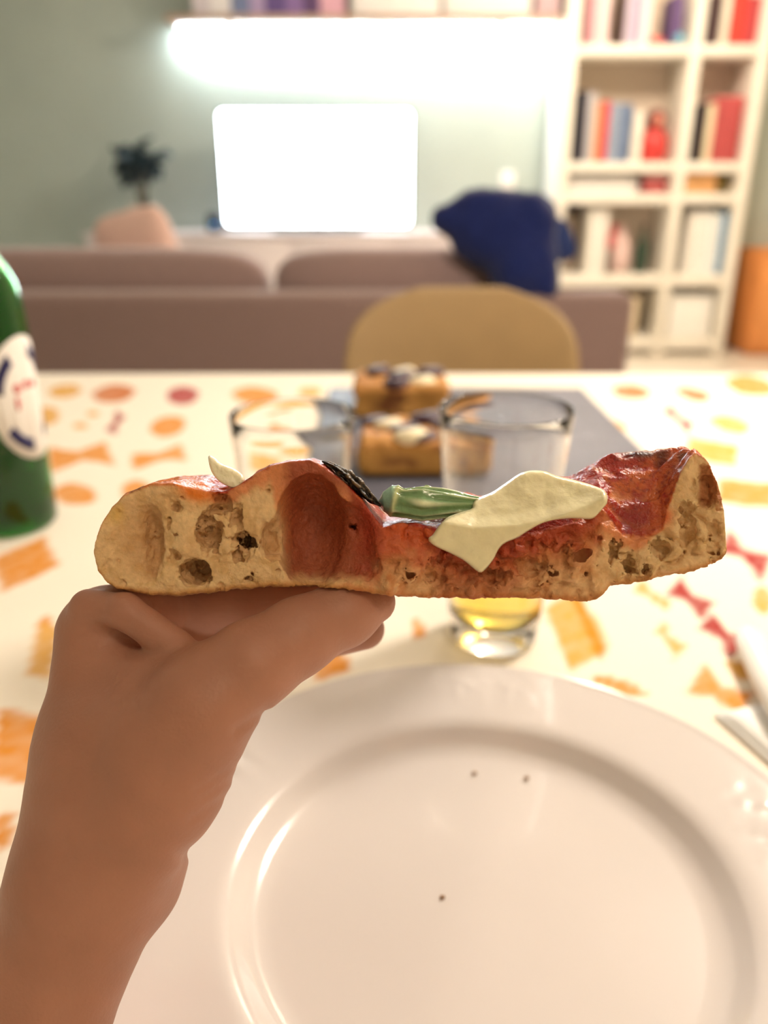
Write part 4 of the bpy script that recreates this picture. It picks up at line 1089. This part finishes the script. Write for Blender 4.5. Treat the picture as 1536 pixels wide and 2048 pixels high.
def sheet(name, poly, ymid, thick, edge, m, parent, step=0.35, nz=None, bumpy=0.0, freq=0.4, seed=0):
    """a soft flat piece: outline in slice-frame mm (x, z), middle depth ymid(x, z), thickness thick, edge rounding edge"""
    poly = np.array(poly, float)
    # smooth the outline a little (two Chaikin passes)
    for _ in range(2):
        nx_ = np.roll(poly, -1, 0); poly = np.stack([0.78 * poly + 0.22 * nx_, 0.22 * poly + 0.78 * nx_], 1).reshape(-1, 2)
    lo = poly.min(0) - step; hi = poly.max(0) + step; n = np.ceil((hi - lo) / step).astype(int) + 1
    gx, gz = np.meshgrid(lo[0] + np.arange(n[0]) * step, lo[1] + np.arange(n[1]) * step, indexing='ij')
    P = np.stack([gx, gz], -1).reshape(-1, 2)
    a = poly; b = np.roll(poly, -1, 0); best = np.full(len(P), 1e9); near = P.copy(); inside = np.zeros(len(P), bool)
    for p, q in zip(a, b):
        d = q - p; t = np.clip(((P - p) @ d) / (d @ d + 1e-12), 0, 1); c = p + t[:, None] * d; r = np.hypot(*(P - c).T)
        k = r < best; best[k] = r[k]; near[k] = c[k]
        cr = ((p[1] > P[:, 1]) != (q[1] > P[:, 1])) & (P[:, 0] < (q[0] - p[0]) * (P[:, 1] - p[1]) / (q[1] - p[1] + 1e-12) + p[0]); inside ^= cr
    sd = np.where(inside, best, -best)
    ins = inside.reshape(n); cen = ins[:-1, :-1].astype(int) + ins[1:, :-1] + ins[:-1, 1:] + ins[1:, 1:]
    cells = np.argwhere(cen >= 3)
    idx = np.arange(len(P)).reshape(n)
    Q = np.stack([idx[cells[:, 0], cells[:, 1]], idx[cells[:, 0] + 1, cells[:, 1]], idx[cells[:, 0] + 1, cells[:, 1] + 1], idx[cells[:, 0], cells[:, 1] + 1]], 1)
    # vertices on the rim of the kept cells move onto the outline
    eu, ec = np.unique(np.sort(np.concatenate([Q[:, [0, 1]], Q[:, [1, 2]], Q[:, [2, 3]], Q[:, [3, 0]]]), 1), axis=0, return_counts=True)
    rim = np.unique(eu[ec == 1]); P[rim] = near[rim]; sd[rim] = 0
    used = np.unique(Q); re = -np.ones(len(P), int); re[used] = np.arange(len(used)); Q = re[Q]; P = P[used]; sd = np.clip(sd[used], 0, None)
    rimset = np.zeros(len(used), bool); rimset[re[rim]] = True
    t = np.clip(sd / edge, 0, 1); half = thick / 2 * np.sqrt(1 - (1 - t) ** 2)
    y0 = ymid(P[:, 0], P[:, 1]); bn = (nz(P[:, 0] * freq, P[:, 1] * freq, P[:, 0] * 0 + seed, 3) * bumpy * t) if nz else 0
    F_ = np.stack([P[:, 0], y0 - half + bn, P[:, 1]], 1); B_ = np.stack([P[:, 0], y0 + half, P[:, 1]], 1)
    bi = np.arange(len(P)) + len(P); bi[rimset] = np.arange(len(P))[rimset]
    V = np.concatenate([F_, B_]); QQ = np.concatenate([Q, bi[Q][:, ::-1]])
    us = np.unique(QQ); re2 = -np.ones(len(V), int); re2[us] = np.arange(len(us))
    o = npmesh(name, V[us] / 1000, re2[QQ], m, parent, True)
    return o, V[us]

M_moz = mat('mozzarella', srgb(238, 226, 184), 0.24, noise=0.05, nscale=260, bump=0.12, bscale=420, sss=0.25, sss_r=(0.004, 0.003, 0.0015), coat=0.25)
MZ = [(853, 1078), (868, 1092), (905, 1108), (930, 1122), (948, 1138), (961, 1147), (972, 1138), (988, 1118), (996, 1100), (1008, 1086), (1035, 1076), (1062, 1058), (1085, 1046), (1110, 1039), (1150, 1036), (1185, 1040), (1202, 1022), (1216, 1002), (1214, 985), (1192, 972), (1150, 960), (1112, 952), (1092, 942), (1062, 940), (1040, 946), (1012, 966), (985, 985), (955, 996), (945, 1006), (946, 1018), (915, 1026), (890, 1036), (874, 1056), (866, 1070)]
NM = Noise(17)
def moz_y(x, z):
    y = np.full(len(x), 0.0)
    for _ in range(3):
        px, py = proj(x, y, z)
        c = itp(T_CUT, px); s = itp(T_SIL, px)
        fr = np.clip((c - 22 - py) / np.clip(c - s, 25, None), 0, 1.1)
        y = 0.62 * YS * fr - 3.6 + 1.2 * sstep(0, 0.3, fr)
    return y + 0.5 * NM(x * 0.12, z * 0.12, x * 0, 2)
def outline(L, yfun):
    o = []
    for px, py in L:
        y = 0.0
        for _ in range(4):
            x, z = loc(px, py, y); y = float(yfun(np.array([float(x)]), np.array([float(z)]))[0])
        x, z = loc(px, py, y); o.append((float(x), float(z)))
    return o
sheet('mozzarella', outline(MZ, moz_y), moz_y, 2.6, 1.1, M_moz, ps, 0.4, NM, 0.35, 0.35)
# little chip of mozzarella on the thick end
CH = [(416, 909), (430, 916), (445, 930), (463, 935), (482, 946), (491, 957), (486, 970), (475, 979), (455, 973), (436, 962), (423, 945), (417, 925)]
chip_y = lambda x, z: 2.0 + 0 * x + 0.15 * (z - 18)
sheet('mozzarella_chip', outline(CH, chip_y), chip_y, 2.2, 1.0, mat('mozzarella_chip', srgb(250, 238, 206), 0.15, sss=0.2, sss_r=(0.004, 0.003, 0.002), coat=0.6, bump=0.3, bscale=500), ps, 0.22, NM, 0.5, 0.8, 3)

# basil leaf, folded along its veins
def basil():
    nu, nv = 90, 110
    cl = np.array([(757, 1004, 6.0), (766, 1003, 5.6), (785, 1002, 5.0), (810, 1006, 4.6), (845, 1008, 4.6), (885, 1008, 5.2), (925, 1010, 6.2), (962, 1012, 7.4)])
    hh = np.array([1.0, 20, 33, 31, 36, 32, 26, 20])
    t = np.linspace(0, 1, len(cl)); uu = np.linspace(0, 1, nu) ** 0.9
    V = np.zeros((nu, nv, 3)); C = np.zeros((nu, nv, 3))
    S = lambda *c: np.array(srgb(*c)[:3])
    for i, u in enumerate(uu):
        px, py, yy = [np.interp(u, t, cl[:, k]) for k in range(3)]; r = np.interp(u, t, hh) * MM
        if u < 0.02: r = 0.3
        x, z = loc(px, py, yy)
        for j in range(nv):
            a = 2 * math.pi * j / nv
            g = sstep(0.24, 0.34, u - 0.05 * math.sin(a))        # pleats begin behind the smooth rounded tip
            w = a * 9 + 1.6 * math.sin(7 * u + 2 * a) + 0.9 * math.sin(3 * a)
            pl_ = math.sin(w) * (0.65 + 0.35 * math.sin(5 * a + 9 * u))
            rr = r * (1 + g * (0.14 * pl_ - 0.10))
            edge = math.exp(-((u - 0.30 - 0.06 * math.sin(a)) / 0.03) ** 2)
            rr += 0.55 * edge
            V[i, j] = (float(x) + 0.15 * math.sin(a * 2), yy + rr * 0.85 * math.cos(a), float(z) + rr * math.sin(a))
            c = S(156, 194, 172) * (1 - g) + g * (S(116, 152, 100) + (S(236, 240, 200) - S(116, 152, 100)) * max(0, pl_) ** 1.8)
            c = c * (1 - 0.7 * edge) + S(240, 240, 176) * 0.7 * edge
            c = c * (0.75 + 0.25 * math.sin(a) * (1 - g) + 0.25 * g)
            C[i, j] = c
    I = np.arange(nu * nv).reshape(nu, nv); J = np.roll(I, -1, 1)
    Q = np.stack([I[:-1], I[1:], J[1:], J[:-1]], -1).reshape(-1, 4)
    m = mat('basil', (1, 1, 1), 0.18, attr='col', noise=0.12, nscale=400, coat=0.5, bump=0.15, bscale=700, sss=0.1, sss_r=(0.001, 0.002, 0.0005))
    o = npmesh('basil_leaf', V.reshape(-1, 3) / 1000, Q, m, ps, True); paint(o, np.clip(C.reshape(-1, 3), 0, 1))
    o['label'] = 'folded green basil leaf'
    # thin raised lobe of the same leaf
    L = [(832, 984), (845, 974), (853, 969), (866, 974), (878, 982), (900, 990), (925, 994), (925, 1000), (880, 999), (840, 996)]
    ly = lambda x, z: 6.0 + 0 * x
    sheet('leaf_lobe', outline(L, ly), ly, 0.8, 0.4, mat('basil_lobe', srgb(142, 156, 106), 0.15, coat=0.6, noise=0.15, nscale=500, sss=0.2, sss_r=(0.001, 0.002, 0.0005)), o, 0.22, NM, 0.4, 1.1, 9)
basil()
# charred leaf on the shoulder of the big bubble
def charred():
    pts = [(640, 922), (655, 929), (672, 938), (690, 950), (708, 966), (726, 984), (742, 1000), (758, 1012)]
    hs = [2, 7, 11, 14, 15, 14, 11, 3]; nv = 40; nu = 70
    rsd = np.random.RandomState(3); V = np.zeros((nu, nv, 3)); C = np.zeros((nu, nv, 3)); S = lambda *c: np.array(srgb(*c)[:3])
    t = np.linspace(0, 1, len(pts))
    for i in range(nu):
        u = i / (nu - 1); px, py = np.interp(u, t, [p[0] for p in pts]), np.interp(u, t, [p[1] for p in pts]); r = np.interp(u, t, hs) * MM * 0.62
        x, z = loc(px + 4, py, 4.0)
        for j in range(nv):
            a = 2 * math.pi * j / nv; k = float(NM(np.array([u * 18.0]), np.array([math.cos(a) * 2 + 5]), np.array([math.sin(a) * 2 + 5]), 3)[0])
            rr = r * (1 + 0.55 * k + 0.25 * math.sin(5 * a + 6 * u))
            V[i, j] = (float(x) + rr * 0.7 * math.cos(a), 4.0 + rr * 2.6 * math.sin(a), float(z) + rr * 0.8 * math.cos(a))
            C[i, j] = S(30, 24, 18) + (S(120, 92, 56) - S(30, 24, 18)) * max(0, k * 1.6) 
    I = np.arange(nu * nv).reshape(nu, nv); J = np.roll(I, -1, 1)
    Q = np.stack([I[:-1], I[1:], J[1:], J[:-1]], -1).reshape(-1, 4)
    o = npmesh('charred_leaf', V.reshape(-1, 3) / 1000, Q[:, ::-1], mat('charred_leaf', (1, 1, 1), 0.35, attr='col', bump=0.4, bscale=900), ps, True)
    paint(o, np.clip(C.reshape(-1, 3), 0, 1)); o['label'] = 'black charred basil leaf'
charred()
tag(ps, 'thick torn slice of tomato pizza with mozzarella and basil held up in a hand', 'pizza')

# ------------------------------------------------------------------ hand and forearm
def hand():
    def c3(px, py, d): return np.array([(px - 768) / FPX * d, (1024 - py) / FPX * d, d], np.float32)
    N = lambda px, py, d, r: (c3(px, py, d), r)
    body = [  # tapered capsules: start (px, py, depth mm, radius mm), end
        ((-200, 2250, 218, 24), (62, 2048, 226, 20.5)), ((62, 2048, 226, 20.5), (180, 1760, 226, 21.5)), ((180, 1760, 226, 21.5), (212, 1600, 228, 21.5)),
        ((-190, 2200, 238, 21), (62, 2048, 250, 18.5)), ((62, 2048, 250, 18.5), (185, 1760, 250, 19)),
        ((190, 1740, 226, 20.5), (212, 1480, 232, 18.5)), ((212, 1480, 232, 18.5), (214, 1268, 238, 14.2)),          # index metacarpal
        ((230, 1700, 252, 20), (240, 1420, 258, 18)), ((240, 1420, 258, 18), (262, 1300, 262, 13.5)),               # middle
        ((250, 1700, 266, 17), (275, 1430, 280, 16)), ((275, 1430, 280, 16), (310, 1330, 284, 12.5)),               # ring
        ((265, 1690, 272, 16), (305, 1470, 298, 14)), ((305, 1470, 298, 14), (350, 1380, 302, 11.5)),               # little
        ((240, 1690, 220, 17.5), (335, 1530, 216, 17)), ((335, 1530, 216, 17), (412, 1402, 213, 13.6)),           # ball of the thumb
        ((230, 1470, 224, 16), (370, 1455, 215, 15)), ((230, 1580, 222, 18), (310, 1580, 218, 16)),                 # between thumb and index
        ((225, 1385, 230, 9), (405, 1385, 217, 9.5)), ((225, 1336, 228, 6), (400, 1350, 217, 6)),            # web
        ((290, 1650, 228, 14), (265, 1760, 232, 14)),
    ]
    thumb = [((412, 1402, 213, 13.6), (505, 1330, 215, 11.8)), ((505, 1330, 215, 11.8), (598, 1272, 222, 10.4)), ((598, 1272, 222, 10.4), (690, 1228, 229, 9.0)), ((690, 1228, 229, 9.0), (748, 1202, 233, 6.4))]
    fing = [[((214, 1268, 238, 14.0), (320, 1220, 276, 11)), ((320, 1220, 276, 11), (470, 1205, 290, 10)), ((470, 1205, 290, 10), (630, 1202, 288, 8.4))],      # index
            [((262, 1300, 262, 13), (420, 1285, 298, 10.5)), ((420, 1285, 298, 10.5), (590, 1288, 300, 9.2)), ((590, 1285, 292, 9.2), (728, 1258, 270, 7.0))],         # middle, its tip shows past the thumb
            [((310, 1330, 284, 12), (420, 1330, 306, 9.6)), ((420, 1330, 306, 9.6), (540, 1330, 306, 8.6)), ((540, 1330, 306, 8.6), (600, 1300, 290, 7.0))],           # ring
            [((350, 1380, 302, 11), (430, 1380, 316, 8.4)), ((430, 1380, 316, 8.4), (500, 1370, 314, 7.4)), ((500, 1370, 314, 7.4), (540, 1340, 300, 6.2))]]           # little
    fold = [((176, 1212, 228, 5.0), (250, 1222, 222, 4.6)), ((250, 1222, 222, 4.6), (352, 1290, 220, 4.4))]
    h = 0.95
    lo = np.array([-170.0, -205.0, 186.0]); hi = np.array([6.0, -14.0, 328.0])
    n = np.ceil((hi - lo) / h).astype(int)
    G = np.stack(np.meshgrid(*[lo[i] + np.arange(n[i]) * h for i in range(3)], indexing='ij'), -1).astype(np.float32)
    def un(L, k, f=None):
        for a, b in L:
            (pa, ra), (pb, rb) = N(*a), N(*b); d = cap(G, pa, ra, pb, rb); f = d if f is None else smin(f, d, k)
        return f
    f = un(body, 5.0)
    f = smin(f, un(thumb, 3.0), 5.0)
    ff = None
    for g in fing:
        d = un(g, 2.0); ff = d if ff is None else smin(ff, d, 0.8)
    f = smin(f, ff, 2.5)
    f = smin(f, un(fold, 2.0), 4.0)
    # creases at wrist and thumb
    PX = 768 + FPX * G[..., 0] / G[..., 2]; PY = 1024 - FPX * G[..., 1] / G[..., 2]
    def groove(x0, y0, x1, y1, a, w):
        d = np.array([x1 - x0, y1 - y0]); t = np.clip(((PX - x0) * d[0] + (PY - y0) * d[1]) / (d @ d), 0, 1)
        r2 = (PX - x0 - t * d[0]) ** 2 + (PY - y0 - t * d[1]) ** 2
        return a * np.exp(-r2 / w ** 2)
    for g in ((530, 1420, 470, 1462, 0.9, 9), (490, 1520, 395, 1580, 0.55, 7), (478, 1545, 400, 1600, 0.5, 7), (462, 1585, 380, 1640, 0.5, 8), (410, 1690, 360, 1712, 1.2, 11), (640, 1300, 610, 1270, 0.4, 7), (340, 1300, 250, 1310, 0.4, 9)):
        f = f + groove(*g) * (G[..., 2] < 240)
    nn = NP(G[..., 0] * 0.06, G[..., 1] * 0.06, G[..., 2] * 0.06, 2); f = f + nn * 0.6
    V, Q = surface_nets(f, lo, h)
    W = np.outer(V[:, 0] / 1000, np.array(RGT)) + np.outer(V[:, 1] / 1000, np.array(UPV)) + np.outer(V[:, 2] / 1000, np.array(FWD)) + np.array(CAM)
    base = W.mean(0)
    m = mat('skin', srgb(178, 126, 104), 0.5, noise=0.07, nscale=55, bump=0.12, bscale=800, sss=0.18, sss_r=(0.009, 0.0035, 0.0018))
    # camera-frame axes (right, up, forward) are left-handed, so flip the faces
    o = npmesh('hand', W - base, Q[:, ::-1], m, None, True); o.location = base
    return tag(o, 'bare left hand and forearm holding up the torn pizza slice', 'hand')
hand()
